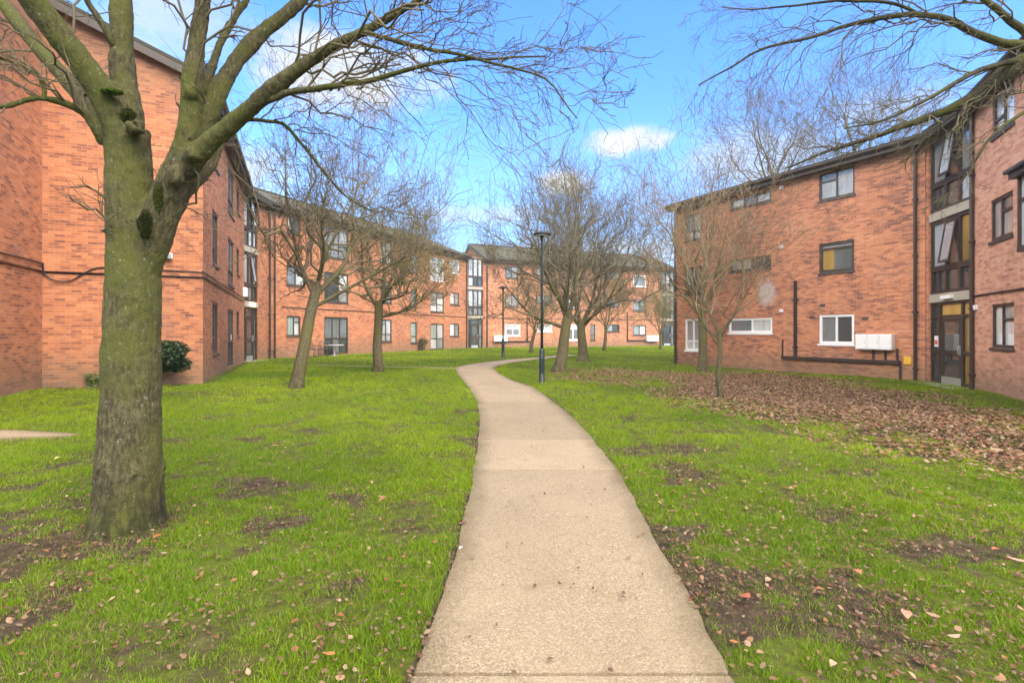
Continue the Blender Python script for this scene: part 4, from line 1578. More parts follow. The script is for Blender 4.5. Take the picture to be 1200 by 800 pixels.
b = gp3(347, 455)
tree('leaning bare tree on the left lawn, nearest of the two before the left back block', b, (.52, .1), EYE + (HY - 332) / F * b[1], .165, .125, crown_at(392, 292, b[1] + .2), (2.25, 2.2, 3.0), 9, 21, 'bark_mid', 'twig', (8, 7, 5), lowlimb=2, twr=.0042)
b = gp3(443, 437)
tree('upright bare tree with a straight slim trunk before the left back block', b, (.0, .1), EYE + (HY - 352) / F * b[1], .17, .14, crown_at(455, 312, b[1]), (2.15, 2.1, 2.9), 10, 33, 'bark_mid', 'twig_olive', (8, 7, 6), lowlimb=3, twr=.005)
b = gp3(655, 436)
tree('bare tree with a leaning dark trunk just behind the near lamp post', b, (.35, .1), EYE + (HY - 368) / F * b[1], .22, .17, crown_at(648, 312, b[1]), (2.25, 2.2, 2.9), 10, 44, 'bark_mid', 'twig_grey', (8, 7, 5), lowlimb=2, twr=.005, flare=1.5)
b = gp3(683.5, 423.5)
tree('bare tree standing second in the middle pair, right of the near lamp post', b, (-.1, .0), EYE + (HY - 374) / F * b[1], .24, .18, crown_at(692, 310, b[1]), (2.6, 2.4, 3.3), 10, 57, 'bark_mid', 'twig_grey', (8, 7, 5), lowlimb=2, twr=.006, flare=1.6)
b = gp3(622, 413.5)
tree('slender young tree before the back block, left of the middle pair', b, (.25, 0), EYE + (HY - 385) / F * b[1], .13, .09, crown_at(624, 362, b[1]), (1.9, 1.7, 1.6), 9, 61, 'bark_mid', 'twig_olive', (7, 6, 4), twr=.007)
b = gp3(708, 411.5)
tree('slender tree before the back block, right of the middle pair', b, (.1, 0), EYE + (HY - 382) / F * b[1], .14, .1, crown_at(710, 358, b[1]), (2.0, 1.8, 2.0), 9, 63, 'bark_mid', 'twig_olive', (7, 6, 4), twr=.008)
b = gp3(774, 409.5)
tree('small olive tree at the right end of the back block', b, (.0, 0), EYE + (HY - 388) / F * b[1], .12, .08, crown_at(772, 368, b[1]), (1.3, 1.3, 1.7), 9, 67, 'bark_mid', 'twig_olive', (7, 6, 4), twr=.008)
b = gp3(824, 436)
tree('bare tree with a mossy foot beside the right block, behind the thin tree', b, (-.05, 0), EYE + (HY - 372) / F * b[1], .19, .15, crown_at(818, 290, b[1]), (2.1, 1.9, 3.2), 9, 71, 'bark_mid', 'twig', (6, 5, 4), twr=.0055, flare=1.7)
b = gp3(844, 468)
tree('thin young tree with spreading tan branches among the fallen leaves', b, (-.02, 0), EYE + (HY - 388) / F * b[1], .062, .052, crown_at(830, 330, b[1]), (1.85, 1.6, 1.95), 11, 83, 'bark_mid', 'twig_pale', (5, 5, 3), up=.35, lowlimb=2, twr=.0034, ang=36, bulge=.05)
# bare crowns rising behind the right block's roof
for k, (px, D, cy, rr, lab) in enumerate(((905, 43, 165, 4.2, 'pale bare tree rising behind the roof of the right block, left one'), (1000, 40, 150, 4.6, 'pale bare tree rising behind the roof of the right block, right one'))):
    c_ = crown_at(px, cy, D)
    tree(lab, (c_[0], D), (.2, 0), c_[2] - rr * .9, .3, .2, c_, (rr, rr, rr * .75), 10, 90 + k, 'bark_mid', 'twig_grey', (7, 6, 4), twr=.008, group='trees behind the roofs')


# ---- the big tree in the left foreground
def px3(px, py, D):
    return np.array([(px - CX) / F * D, D, EYE + (HY - py) / F * D])


SLIM = .9


def limb(spec, n):
    """spec: (px, py, distance, width in px)"""
    P = catmull([px3(a, b_, D) for a, b_, D, _ in spec], n)
    R = np.interp(np.linspace(0, len(spec) - 1, n), range(len(spec)), [w_ / 2 / F * D * SLIM for _, _, D, w_ in spec])
    return P, R


bx, by = -2.98, 3.98
bzz = float(ground_h(np.array(bx), np.array(by)))
big = empty('tree', (bx, by, bzz), 'big bare tree with a thick green mossy trunk forking low in the left foreground', 'tree', 'bare trees on the green')
SLIM = .89
trunk = limb([(149, 632, 3.98, 96), (150, 610, 3.98, 88), (151, 590, 3.98, 80), (153, 550, 3.98, 74), (154, 480, 3.98, 68), (155, 400, 3.98, 64), (157, 320, 3.98, 62), (156, 270, 3.98, 58), (151, 200, 3.98, 52), (151, 150, 3.97, 50)], 40)
SLIM = .9
bigl = [
    limb([(160, 330, 3.98, 44), (176, 290, 3.98, 44), (196, 230, 3.95, 42), (214, 185, 3.92, 36), (222, 150, 3.9, 28), (226, 100, 3.9, 24), (231, 50, 3.9, 21), (238, 0, 3.9, 20), (244, -80, 3.95, 16), (262, -170, 4.1, 10), (300, -290, 4.2, 3)], 34),
    limb([(148, 170, 3.97, 44), (128, 120, 3.9, 38), (100, 80, 3.8, 34), (54, 21, 3.65, 32), (15, -30, 3.5, 28), (-40, -100, 3.3, 20), (-110, -170, 3.1, 13), (-220, -300, 2.9, 3)], 26),
    limb([(152, 165, 3.98, 40), (149, 120, 4.0, 30), (143, 80, 4.05, 27), (142, 0, 4.15, 24), (138, -80, 4.3, 17), (150, -180, 4.5, 10), (120, -320, 4.6, 3)], 24),
    limb([(212, 190, 3.93, 30), (236, 150, 4.0, 26), (262, 95, 4.1, 22), (298, 47, 4.2, 18), (352, 2, 4.3, 15), (400, -60, 4.4, 11), (440, -130, 4.5, 7), (500, -230, 4.6, 2.5)], 26),
    limb([(208, 205, 3.92, 32), (238, 174, 3.85, 26), (266, 150, 3.8, 24), (312, 111, 3.7, 20), (345, 84, 3.65, 17), (383, 59, 3.6, 14), (455, 22, 3.5, 11), (492, 0, 3.45, 9), (560, -50, 3.4, 5)], 34),
    limb([(302, 122, 3.72, 9), (322, 117, 3.7, 9), (345, 111, 3.68, 8.5), (381, 107, 3.62, 8), (430, 102, 3.55, 7), (517, 79, 3.4, 5), (575, 76, 3.3, 3.5), (640, 72, 3.2, 2.2)], 26),
    limb([(425, 39, 3.53, 7), (450, 46, 3.5, 6), (492, 59, 3.42, 5.5), (529, 68, 3.38, 4.6), (590, 84, 3.3, 3.6), (645, 103, 3.2, 2.6), (680, 145, 3.1, 1.6)], 24),
    limb([(272, 145, 3.8, 6), (300, 138, 3.85, 5.5), (338, 146, 3.95, 4.6), (367, 180, 4.0, 4), (411, 230, 4.05, 3), (445, 250, 4.1, 2)], 22),
    limb([(122, 168, 3.92, 12), (112, 150, 3.85, 12), (100, 133, 3.8, 11), (74, 121, 3.7, 9), (42, 115, 3.6, 7.5), (0, 126, 3.5, 6), (-60, 120, 3.4, 3)], 22),
    limb([(52, 117, 3.62, 5.5), (52, 100, 3.62, 5), (44, 85, 3.6, 4.6), (0, 67, 3.5, 4), (-50, 60, 3.4, 2.5)], 14),
    limb([(128, 160, 4.1, 22), (88, 105, 4.3, 20), (46, 58, 4.5, 18), (3, 4, 4.7, 16), (-60, -60, 4.9, 12), (-150, -160, 5.1, 7), (-260, -230, 5.2, 2.5)], 24),
    limb([(205, 245, 4.0, 20), (222, 220, 4.08, 15), (240, 203, 4.15, 13), (250, 192, 4.2, 12), (255, 178, 4.22, 9), (262, 170, 4.25, 5)], 14),
    limb([(228, 130, 4.0, 14), (247, 82, 4.15, 12), (262, 42, 4.25, 10), (290, -2, 4.4, 8), (330, -70, 4.5, 5)], 18),
    limb([(140, 62, 4.05, 9), (133, 50, 4.0, 9), (118, 22, 3.95, 8), (104, -2, 3.9, 7), (85, -60, 3.85, 4)], 14),
]
VV, QQ, nb = [], [], 0
for P, R in [trunk] + bigl[:5] + bigl[8:9] + bigl[10:13]:
    Pc = np.vstack([P, P[-1] + (P[-1] - P[-2]) * .02])
    Rc = np.append(R, .001)
    v, q = tubes(Pc[None], Rc[None], 16)
    # cap the foot so the skin is closed
    VV.append(v)
    QQ.append(q + nb)
    nb += len(v)
    VV.append(P[0][None])
    ring = np.arange(16)
    cap = np.stack([np.full(16, nb), (ring + 1) % 16 + nb - len(v), ring + nb - len(v), np.full(16, nb)], -1)
    QQ.append(cap[:, :3])
    nb += 1


def blob(c, r_, sq, seed, n=10):
    rr = np.random.default_rng(seed)
    V = []
    for i in range(n + 1):
        th = math.pi * i / n
        for j in range(2 * n):
            ph = 2 * math.pi * j / (2 * n)
            d = np.array([math.sin(th) * math.cos(ph), math.sin(th) * math.sin(ph), math.cos(th)])
            k = r_ * (1 + .22 * math.sin(4 * d[0] + seed) * math.sin(5 * d[2] + 1) + .12 * math.sin(9 * d[1] + 7 * d[2]))
            V.append(np.array(c) + d * k * np.array(sq))
    F_ = []
    m = 2 * n
    for i in range(n):
        for j in range(m):
            F_.append((i * m + j, (i + 1) * m + j, (i + 1) * m + (j + 1) % m, i * m + (j + 1) % m))
    return np.array(V), np.array(F_)


# root flare buttresses and burrs join the skin
for a, ln, rr in ((3.6, .42, .13), (4.6, .36, .15), (5.6, .42, .13), (.4, .4, .12), (2.4, .4, .12), (1.4, .4, .12)):
    d = np.array([math.cos(a), math.sin(a)])
    P = catmull([(bx + d[0] * .10, by + d[1] * .10, bzz + .62), (bx + d[0] * .19, by + d[1] * .19, bzz + .3), (bx + d[0] * .27, by + d[1] * .27, bzz + .08), (bx + d[0] * ln, by + d[1] * ln, bzz - .08)], 12)
    v, q = tubes(P[None], np.linspace(.10, rr * .7, 12)[None], 12)
    VV.append(v)
    QQ.append(q + nb)
    nb += len(v)
for c_, r_, sq in ((px3(158, 150, 3.82), .062, (1, 1, .9)), (px3(224, 108, 3.83), .045, (1, 1, 1.3)), (px3(226, 180, 3.8), .05, (1, 1, 1)), (px3(205, 205, 3.8), .06, (1, 1, 1.4))):
    v, q = blob(c_, r_, sq, 2)
    VV.append(v)
    QQ.append(q + nb)
    nb += len(v)
tris = [q for q in QQ if q.shape[1] == 3]
quads = [q for q in QQ if q.shape[1] == 4]
tk = mesh_np('trunk', np.concatenate(VV), [np.concatenate(tris), np.concatenate(quads)], M['bark'], big, True)
rm = tk.modifiers.new('skin_over', 'REMESH')
rm.mode = 'VOXEL'
rm.voxel_size = .011
rm.use_smooth_shade = True
smd = tk.modifiers.new('soften', 'SMOOTH')
smd.factor = .5
smd.iterations = 8
for sc_, st_ in ((.35, .035), (.07, .014), (.022, .007)):
    tx = bpy.data.textures.new('bark_relief', 'CLOUDS')
    tx.noise_scale = sc_
    tx.noise_depth = 3
    dm = tk.modifiers.new('relief', 'DISPLACE')
    dm.texture = tx
    dm.texture_coords = 'LOCAL'
    dm.strength = st_
    dm.mid_level = .5

r = np.random.default_rng(101)
for P, R in [bigl[5], bigl[6], bigl[7], bigl[9], bigl[13]]:
    Pw = P + np.cumsum(r.normal(size=P.shape) * .004, axis=0)
    crown_mesh([(Pw[None], R[None], 8)], 'branch', M['bark'], big)
# fine growth: long drooping sprays on the limbs that reach right, short whiskers on the thick limbs
sets = []


def sprays(lst, k1, t0, l1, k2, k3, seed, up=.08, down=.15, t1=1.0, lf2=.5):
    r = np.random.default_rng(seed)
    for P, R in lst:
        Pn = catmull(P, 16)[None]
        Rn = np.interp(np.linspace(0, 1, 16), np.linspace(0, 1, len(R)), R)[None]
        pl = np.linalg.norm(np.diff(Pn[0], axis=0), axis=1).sum()
        P1, R1_ = spawn(Pn, Rn, k1, t0, l1 / pl, 38, up, 9, r, .13, down, rf=.38, t1=t1)
        R1_ = np.clip(R1_, .0022, .009)
        P2, R2 = spawn(P1, R1_, k2, .15, lf2, 38, up, 6, r, .14, down * .8, rf=.7)
        R2 = np.clip(R2, .0021, .005)
        P3, R3 = spawn(P2, R2, k3, .15, .5, 42, up, 4, r, .16, down * .5, rf=.75)
        R3 = np.clip(R3, .0017, .003)
        sets.append((P1, R1_, 5))
        sets.append((P2, R2, 4))
        sets.append((P3, R3, 3))


sprays([bigl[4]], 14, .42, .95, 6, 3, 201)
sprays([bigl[5]], 14, .25, .85, 6, 3, 202)
sprays([bigl[6]], 14, .15, .8, 6, 3, 203)
sprays([bigl[7]], 13, .2, .5, 5, 4, 204)
sprays([bigl[3]], 11, .5, .9, 5, 3, 205)
sprays([bigl[8], bigl[9]], 9, .2, .5, 5, 3, 206)
sprays([bigl[12], bigl[0], bigl[2]], 8, .45, .8, 5, 3, 207)
sprays([bigl[1], bigl[10]], 14, .3, .8, 5, 4, 208)
sprays([bigl[0], bigl[1], bigl[2], bigl[3], bigl[10]], 12, .62, 1.2, 6, 4, 212, .15, .0)
sprays([trunk], 6, .72, .35, 4, 3, 209)
sprays([bigl[0]], 7, .1, .4, 4, 3, 210, t1=.45)
crown_mesh(sets, 'crown', M['twig_dark'], big)
# dark wounds in the crotches and a tuft of bright moss
for c_, r_, sq, sd in ((px3(170, 264, 3.855), .065, (.7, .6, 1.6), 4), (px3(156, 147, 3.79), .036, (1.0, .6, 1.0), 6)):
    v, q = blob(c_, r_, sq, sd, 20)
    v = v + np.random.default_rng(sd).normal(size=v.shape) * .0035
    mesh_np('wound', v, q, M['earth'], big, True)
r = np.random.default_rng(12)


def leaf_cards(n, cen, rad, size, cols, r, flat=0.0, thick=None):
    """n small folded leaves in an ellipsoid, kept towards its outside"""
    d = nrm(r.normal(size=(n, 3)))
    k = r.random(n) ** (1 / 3)
    P = np.array(cen) + d * k[:, None] * np.array(rad)
    return leaves_at(P, size, cols, r, flat)


def leaves_at(P, size, cols, r, flat=0.0, tilt=1.0):
    n = len(P)
    a = r.random(n) * 2 * math.pi
    u = np.stack([np.cos(a), np.sin(a), np.zeros(n)], -1)
    nn = np.stack([r.normal(size=n) * tilt, r.normal(size=n) * tilt, np.ones(n) * (1 + 3 * flat)], -1)
    nn = nrm(nn)
    u = nrm(u - (u * nn).sum(-1, keepdims=True) * nn)
    v = np.cross(nn, u)
    s = size * (.6 + .8 * r.random(n))[:, None]
    wd = s * (.30 + .16 * r.random(n))[:, None]
    fold = (.15 + .5 * r.random(n))[:, None] * wd
    curl = (r.random(n)[:, None] - .35) * s * .35
    prof = ((-.5, 0), (-.33, .62), (-.05, 1.0), (.22, .78), (.5, 0), (.22, -.78), (-.05, -1.0), (-.33, -.62))
    vs = []
    for a_, w0 in prof:
        vs.append(P + u * s * a_ + v * wd * .5 * w0 * 1.6 + nn * (fold * abs(w0) + curl * (4 * a_ * a_ - .4)))
    V = np.stack(vs, 1).reshape(-1, 3)
    b = np.arange(n)[:, None] * 8
    Fq = np.concatenate([b + [0, 7, 6, 1], b + [1, 6, 5, 2], b + [2, 5, 4, 3]], 0)
    C = np.repeat(np.concatenate([cols, np.ones((n, 1))], 1), 8, 0)
    return V, Fq, C


for c_, rd, n_, tone, sz_ in ((px3(131, 108, 3.78), (.085, .05, .018), 1500, (.070, .115, .012), .010), (px3(150, 134, 3.84), (.06, .035, .045), 1100, (.045, .055, .010), .009),
                              (px3(171, 262, 3.80), (.05, .03, .11), 2400, (.034, .040, .010), .009), (px3(186, 230, 3.83), (.035, .04, .12), 1500, (.055, .070, .012), .009)):
    cols = np.array(tone) * (.5 + .9 * r.random((n_, 1)))
    v, q, cc_ = leaf_cards(n_, c_, rd, sz_, cols, r)
    mesh_np('moss_tuft', v, q, M['moss'], big, colors=cc_)

# ---- the tree that reaches in over the right side from outside the picture
tx_, ty_ = 7.6, 5.9
tz = float(ground_h(np.array(tx_), np.array(ty_)))
ov = empty('tree', (tx_, ty_, tz), 'mossy tree beyond the right edge whose long bare branches hang into the top right sky', 'tree', 'bare trees on the green')
tp = catmull([(tx_, ty_, tz - .1), (tx_, ty_, tz + .4), (tx_ - .05, ty_, 2.6), (tx_ - .15, ty_, 4.6), (tx_ - .1, ty_ + .1, 6.5), (tx_ + .2, ty_ + .2, 8.2), (tx_ + .1, ty_ + .5, 10.0)], 22)
crown_mesh([(tp[None], np.concatenate([[.42, .36], np.linspace(.31, .02, 20)])[None], 14)], 'trunk', M['bark'], ov)
SLIM = .78
ovl = [
    limb([(1345, 110, 5.9, 26), (1260, 75, 6.0, 22), (1200, 53, 6.1, 15), (1171, 48, 6.15, 12), (1137, 35, 6.2, 10.5), (1108, 21, 6.25, 9), (1075, 15, 6.3, 8), (1033, 19, 6.3, 7), (992, 26, 6.3, 5.6), (950, 41, 6.3, 4.6), (892, 55, 6.3, 3.6), (858, 76, 6.3, 2.8), (818, 98, 6.3, 1.8)], 40),
    limb([(1345, 60, 5.9, 20), (1240, 62, 5.8, 14), (1200, 37, 5.8, 11), (1175, 17, 5.8, 9), (1150, -6, 5.8, 8), (1100, -50, 5.8, 5)], 20),
    limb([(1345, 90, 5.9, 36), (1260, 62, 6.0, 32), (1200, 74, 6.1, 30), (1171, 90, 6.15, 24), (1142, 112, 6.2, 17), (1100, 134, 6.3, 12), (1054, 151, 6.4, 9), (1012, 166, 6.5, 6.5), (965, 180, 6.6, 4.5), (920, 200, 6.7, 2.5)], 34),
    limb([(1075, 15, 6.3, 5), (1040, 3, 6.2, 4.5), (985, 2, 6.2, 4), (930, 8, 6.2, 3), (880, 14, 6.2, 2), (846, 10, 6.2, 1.4)], 20),
    limb([(1270, 100, 5.7, 8), (1230, 112, 5.6, 6), (1188, 139, 5.5, 5), (1157, 163, 5.5, 4.2), (1136, 196, 5.5, 3.8), (1118, 221, 5.5, 3.2), (1097, 242, 5.5, 2)], 22),
    limb([(1200, 70, 6.1, 10), (1165, 78, 5.9, 8), (1130, 92, 5.8, 6.5), (1085, 118, 5.7, 5), (1040, 140, 5.7, 3.5), (990, 150, 5.7, 2)], 22),
    limb([(1345, -120, 5.95, 22), (1420, -260, 5.6, 16), (1500, -420, 5.2, 9), (1580, -560, 4.9, 3)], 20),
    limb([(1345, -60, 5.95, 22), (1280, -200, 6.4, 15), (1240, -330, 6.8, 8), (1220, -460, 7.0, 3)], 20),
    limb([(1345, 40, 5.95, 22), (1440, -60, 6.6, 15), (1560, -150, 7.3, 8), (1650, -200, 7.8, 3)], 20),
]
for i, (P, R) in enumerate(ovl):
    Pw = P + np.cumsum(r.normal(size=P.shape) * .004, axis=0)
    crown_mesh([(Pw[None], R[None], 10 if i < 3 else 6)], 'limb', M['moss_limb'], ov)
sets = []
sprays([ovl[0]], 24, .3, 1.15, 6, 3, 301, .0, .22)
sprays([ovl[3]], 13, .05, .9, 6, 3, 302, .0, .18)
sprays([ovl[1]], 8, .3, .9, 6, 4, 303, .0, .15)
sprays([ovl[2]], 24, .2, .75, 6, 3, 304, .0, .08)
sprays([ovl[5]], 12, .15, .8, 6, 3, 306, .0, .1)
sprays(ovl[6:9], 18, .3, 1.4, 6, 4, 307, .15, .0)
sprays([ovl[4]], 9, .2, .5, 5, 3, 305, .0, .1)
crown_mesh(sets, 'crown', M['twig_dark'], ov)

# ------------------------------------------------------------------ shrub and weeds
def shrub(cx, cy, z0, z1, hw, hd, n, label, cat, seed, size=.06, tones=((.014, .032, .009), (.036, .066, .015)), name='shrub'):
    r = np.random.default_rng(seed)
    z = float(ground_h(np.array(cx), np.array(cy)))
    o = empty(name, (cx, cy, z), label, cat)
    mb = MB()
    for k in range(7):
        a = r.random() * 6.28
        q = r.random() * .7
        mb.tube(catmull([(cx + .05 * math.cos(a), cy + .05 * math.sin(a), z - .03), (cx + q * .4 * hw * math.cos(a), cy + q * .4 * hd * math.sin(a), z + z0 + .1), (cx + q * hw * math.cos(a), cy + q * hd * math.sin(a), z + (z0 + z1) / 2 + .1)], 6), np.linspace(.016, .006, 6), 5)
    mb.build('stem', M['twig'], o)
    V, Q, C, nb = [], [], [], 0
    for k in range(26):
        a = r.random() * 6.28
        q = math.sqrt(r.random()) * .8
        c_ = (cx + q * hw * math.cos(a), cy + q * hd * math.sin(a), z + z0 + (z1 - z0) * (.2 + .65 * r.random()))
        m = n // 26
        t = r.random((m, 1))
        cl = np.array(tones[0]) * (1 - t) + np.array(tones[1]) * t
        v, f, c2 = leaf_cards(m, c_, (.36 * hw, .45 * hd, .28 * (z1 - z0)), size, cl, r)
        V.append(v)
        Q.append(f + nb)
        C.append(c2)
        nb += len(v)
    mesh_np('foliage', np.concatenate(V), np.concatenate(Q), M['shrub_leaf'], o, colors=np.concatenate(C))
    return o


shrub(-9.0, 12.74, .38, 1.12, 1.02, .34, 12000, 'dark green clipped shrub against the gable wall behind the big trunk', 'shrub', 5)
wp = WB.p(WB.s_of(491), 0, .35)
shrub(wp[0], wp[1], .05, .95, .4, .3, 900, 'thin green bush by the ground floor wall of the left back block', 'shrub', 6, .07, ((.05, .08, .02), (.13, .13, .05)))
wp = Wg.p(1.05, 0, .18)
shrub(wp[0], wp[1], .0, .36, .2, .12, 260, 'small yellow green weed at the foot of the gable wall', 'weed', 7, .06, ((.06, .10, .02), (.14, .18, .03)), 'weed')

# stone by the right block's wall
gx, gy = ground_pt(892, 431)
v, q = blob((gx, gy, float(ground_h(np.array(gx), np.array(gy))) + .02), .55, (1.1, .55, .5), 9, 12)
so = mesh_np('boulder', v - np.array([gx, gy, 0]), q, M['stone'], None, True)
so.location = (gx, gy, 0)
tag(so, 'low grey stone at the foot of the right block wall', 'stone')

# garden chairs and a table outside the balcony door
def garden_chair(x, y, rot, label):
    z = float(ground_h(np.array(x), np.array(y)))
    o = empty('garden_chair', (x, y, z), label, 'chair', 'garden chairs by the balcony door')
    ca, sa = math.cos(rot), math.sin(rot)
    T = lambda a, b, c_: (x + a * ca - b * sa, y + a * sa + b * ca, z + c_)
    for sx in (-.22, .22):
        for sy, hh in ((-.2, .42), (.2, .42)):
            mb = MB()
            mb.tube([T(sx, sy * 1.1, -.02), T(sx, sy, hh)], .014, 6)
            mb.build('leg', M['chair'], o)
    mb = MB()
    mb.hexa([T(-.24, -.23, .42), T(.24, -.23, .42), T(.24, .23, .42), T(-.24, .23, .42), T(-.24, -.23, .45), T(.24, -.23, .45), T(.24, .23, .45), T(-.24, .23, .45)])
    mb.build('seat', M['chair'], o)
    mb = MB()
    mb.tube(catmull([T(-.22, .22, .42), T(-.23, .27, .7), T(-.16, .3, .88), T(.16, .3, .88), T(.23, .27, .7), T(.22, .22, .42)], 16), .014, 6)
    for k in range(5):
        a = -.15 + .075 * k
        mb.tube([T(a, .23, .45), T(a, .29, .87)], .009, 5)
    mb.build('backrest', M['chair'], o)
    mb = MB()
    for sx in (-.24, .24):
        mb.tube(catmull([T(sx, -.2, .43), T(sx, -.22, .64), T(sx, .25, .66)], 8), .012, 6)
    mb.build('armrest', M['chair'], o)


for px, py, rot, lab in ((368.5, 419.2, 2.6, 'dark garden chair furthest left by the balcony door'), (378.5, 418.6, 3.6, 'dark garden chair next to the pale table by the balcony door')):
    a = ground_pt(px, py)
    garden_chair(a[0], a[1], rot, lab)
a = ground_pt(392, 417.2)
z = float(ground_h(a[0], a[1]))
o = empty('garden_table', (a[0], a[1], z), 'pale round garden table on one leg before the balcony door', 'table')
mb = MB()
mb.lathe((a[0], a[1], z), [(.5, .60), (.52, .61), (.52, .63), (.5, .64)], 24)
mb.build('tabletop', M['table'], o)
mb = MB()
mb.lathe((a[0], a[1], z), [(.24, -.02), (.24, .02), (.04, .05), (.035, .6)], 14)
mb.build('pedestal', M['table'], o)

# ------------------------------------------------------------------ grass and fallen leaves
def blades(n_per, y0, y1, hgt, wid, seed, mid=True):
    r = np.random.default_rng(seed)
    half = 1.03
    x0, x1 = -half * y1 - 2.8, half * y1 + 2.8
    x0, x1 = max(x0, -15), min(x1, 16)
    n = int((x1 - x0) * (y1 - y0) * n_per)
    x = x0 + (x1 - x0) * r.random(n)
    y = y0 + (y1 - y0) * r.random(n)
    ok = np.abs(x) < half * y + 2.8
    x, y = x[ok], y[ok]
    # behind the facades nothing grows
    for wl in (WA, WB, WC, WR, WQ, Wg, WA2):
        ok = ((x - wl.P0[0]) * wl.n[0] + (y - wl.P0[1]) * wl.n[1] > -.02) | ((x - wl.P0[0]) * wl.d[0] + (y - wl.P0[1]) * wl.d[1] < -.3) | ((x - wl.P0[0]) * wl.d[0] + (y - wl.P0[1]) * wl.d[1] > wl.len + .3)
        x, y = x[ok], y[ok]
    pdv = path_dist(x, y)
    bv = bare(x, y)
    tuft = .5 * fbm(x + 5, y + 2, 4.0, 2) + .5 * fbm(x + 15, y + 7, 10.0, 2)
    keep = (pdv > -.045 + .08 * r.random(len(x))) & (r.random(len(x)) < np.clip(1.15 - bv * 1.05, .16, 1) * np.clip(.1 + 3.4 * (tuft - .34), .04, 1) + .02)
    x, y, bv, tuft = x[keep], y[keep], bv[keep], tuft[keep]
    n = len(x)
    z = ground_h(x, y) - .006
    a = r.random(n) * 2 * math.pi
    h = hgt * (.45 + .75 * r.random(n)) * (.35 + 1.35 * tuft) * (1 - .4 * bv)
    lean = h * (.25 + .75 * r.random(n))
    la = r.random(n) * 2 * math.pi
    w_ = wid * (.6 + .8 * r.random(n)) * .5
    ux, uy = np.cos(a) * w_, np.sin(a) * w_
    lx, ly = np.cos(la) * lean, np.sin(la) * lean
    b = np.stack([x, y, z], -1)
    du = np.stack([ux, uy, np.zeros(n)], -1)
    tip = b + np.stack([lx, ly, h], -1)
    md = b + np.stack([lx * .35, ly * .35, h * .62], -1)
    # colour: fresh, deep, and dry blades, in broad drifts
    dr = fbm(x + 30, y + 11, .45, 3)
    t = np.clip(r.random(n) * .7 + (dr - .5) * 1.5 + .15, 0, 1)[:, None]
    fresh, deep, dry = np.array([.31, .41, .006]), np.array([.115, .205, .005]), np.array([.34, .27, .10])
    c_ = deep * (1 - t) + fresh * t
    dm = (r.random(n) < .05 + .16 * bv)[:, None]
    c_ = np.where(dm, dry * (.5 + .7 * r.random((n, 1))), c_)
    if mid:
        V = np.stack([b - du, b + du, md + du * .8, md - du * .8, tip], 1).reshape(-1, 3)
        i = np.arange(n)[:, None] * 5
        fs = [i + [3, 2, 4], i + [0, 1, 2, 3]]
        C = np.repeat(np.concatenate([c_, np.ones((n, 1))], 1), 5, 0)
    else:
        V = np.stack([b - du, b + du, tip], 1).reshape(-1, 3)
        i = np.arange(n)[:, None] * 3
        fs = [i + [0, 1, 2]]
        C = np.repeat(np.concatenate([c_, np.ones((n, 1))], 1), 3, 0)
    return V, fs, C


GV, G3, G4, GC, nb = [], [], [], [], 0
for args in ((17000, 1.2, 3.4, .042, .0034, 1, True), (11500, 3.4, 6, .042, .0044, 2, True), (4600, 6, 11, .05, .0075, 3, False), (1900, 11, 20, .055, .013, 4, False), (420, 20, 34, .06, .024, 5, False), (200, 34, 54, .065, .04, 6, False)):
    V, fs, C = blades(*args)
    for f in fs:
        (G3 if f.shape[1] == 3 else G4).append(f + nb)
    GV.append(V)
    GC.append(C)
    nb += len(V)
gr = mesh_np('grass', np.concatenate(GV), [np.concatenate(G3), np.concatenate(G4)], M['grass'], colors=np.concatenate(GC))
tag(gr, 'bright green short lawn grass with worn bare patches', 'grass', kind='stuff')

r = np.random.default_rng(77)


def scatter_leaves(n, fn, size, r):
    x, y = fn(n)
    pdv = path_dist(x, y)
    k = (pdv > -.02) | (r.random(len(x)) < .06)
    x, y, pdv = x[k], y[k], pdv[k]
    z = np.where(pdv < 0, gz(x, y) + .02, ground_h(x, y)) + .012 + .03 * r.random(len(x)) * (pdv > 0)
    pal = np.array([(.25, .135, .065), (.29, .165, .085), (.20, .105, .052), (.32, .195, .105), (.26, .105, .045), (.36, .24, .14), (.15, .085, .05)])
    c_ = pal[r.integers(0, len(pal), len(x))] * (.7 + .4 * r.random((len(x), 1)))
    if fn is debris_pts:
        c_ = c_ * .6
    return leaves_at(np.stack([x, y, z], -1), size, c_, r, .2, .5)


def litter_pts(poly, soft):
    def fn(n):
        lo, hi = poly.min(0) - 1, poly.max(0) + 1
        x = lo[0] + (hi[0] - lo[0]) * r.random(n)
        y = lo[1] + (hi[1] - lo[1]) * r.random(n)
        d = poly_dist(x, y, poly) + (fbm(x, y, .9, 4) - .5) * 2.6
        k = r.random(n) < 1 - ss(-soft, soft * .9, d)
        return x[k], y[k]
    return fn


def sparse_pts(n):
    y = 1.6 + 26 * r.random(n) ** 1.3
    x = (r.random(n) * 2 - 1) * (1.03 * y + .5)
    wgt = np.where(x > np.interp(y, Rr[:, 1], Rr[:, 0]), .75, .28) * (.3 + 1.4 * np.clip(fbm(x, y, .7, 3) - .3, 0, 1))
    ok = (r.random(n) < wgt) & (np.abs(x) < 14)
    for wl in (WA, WR, WQ, Wg, WA2):
        ok &= ((x - wl.P0[0]) * wl.n[0] + (y - wl.P0[1]) * wl.n[1] > .1)
    return x[ok], y[ok]


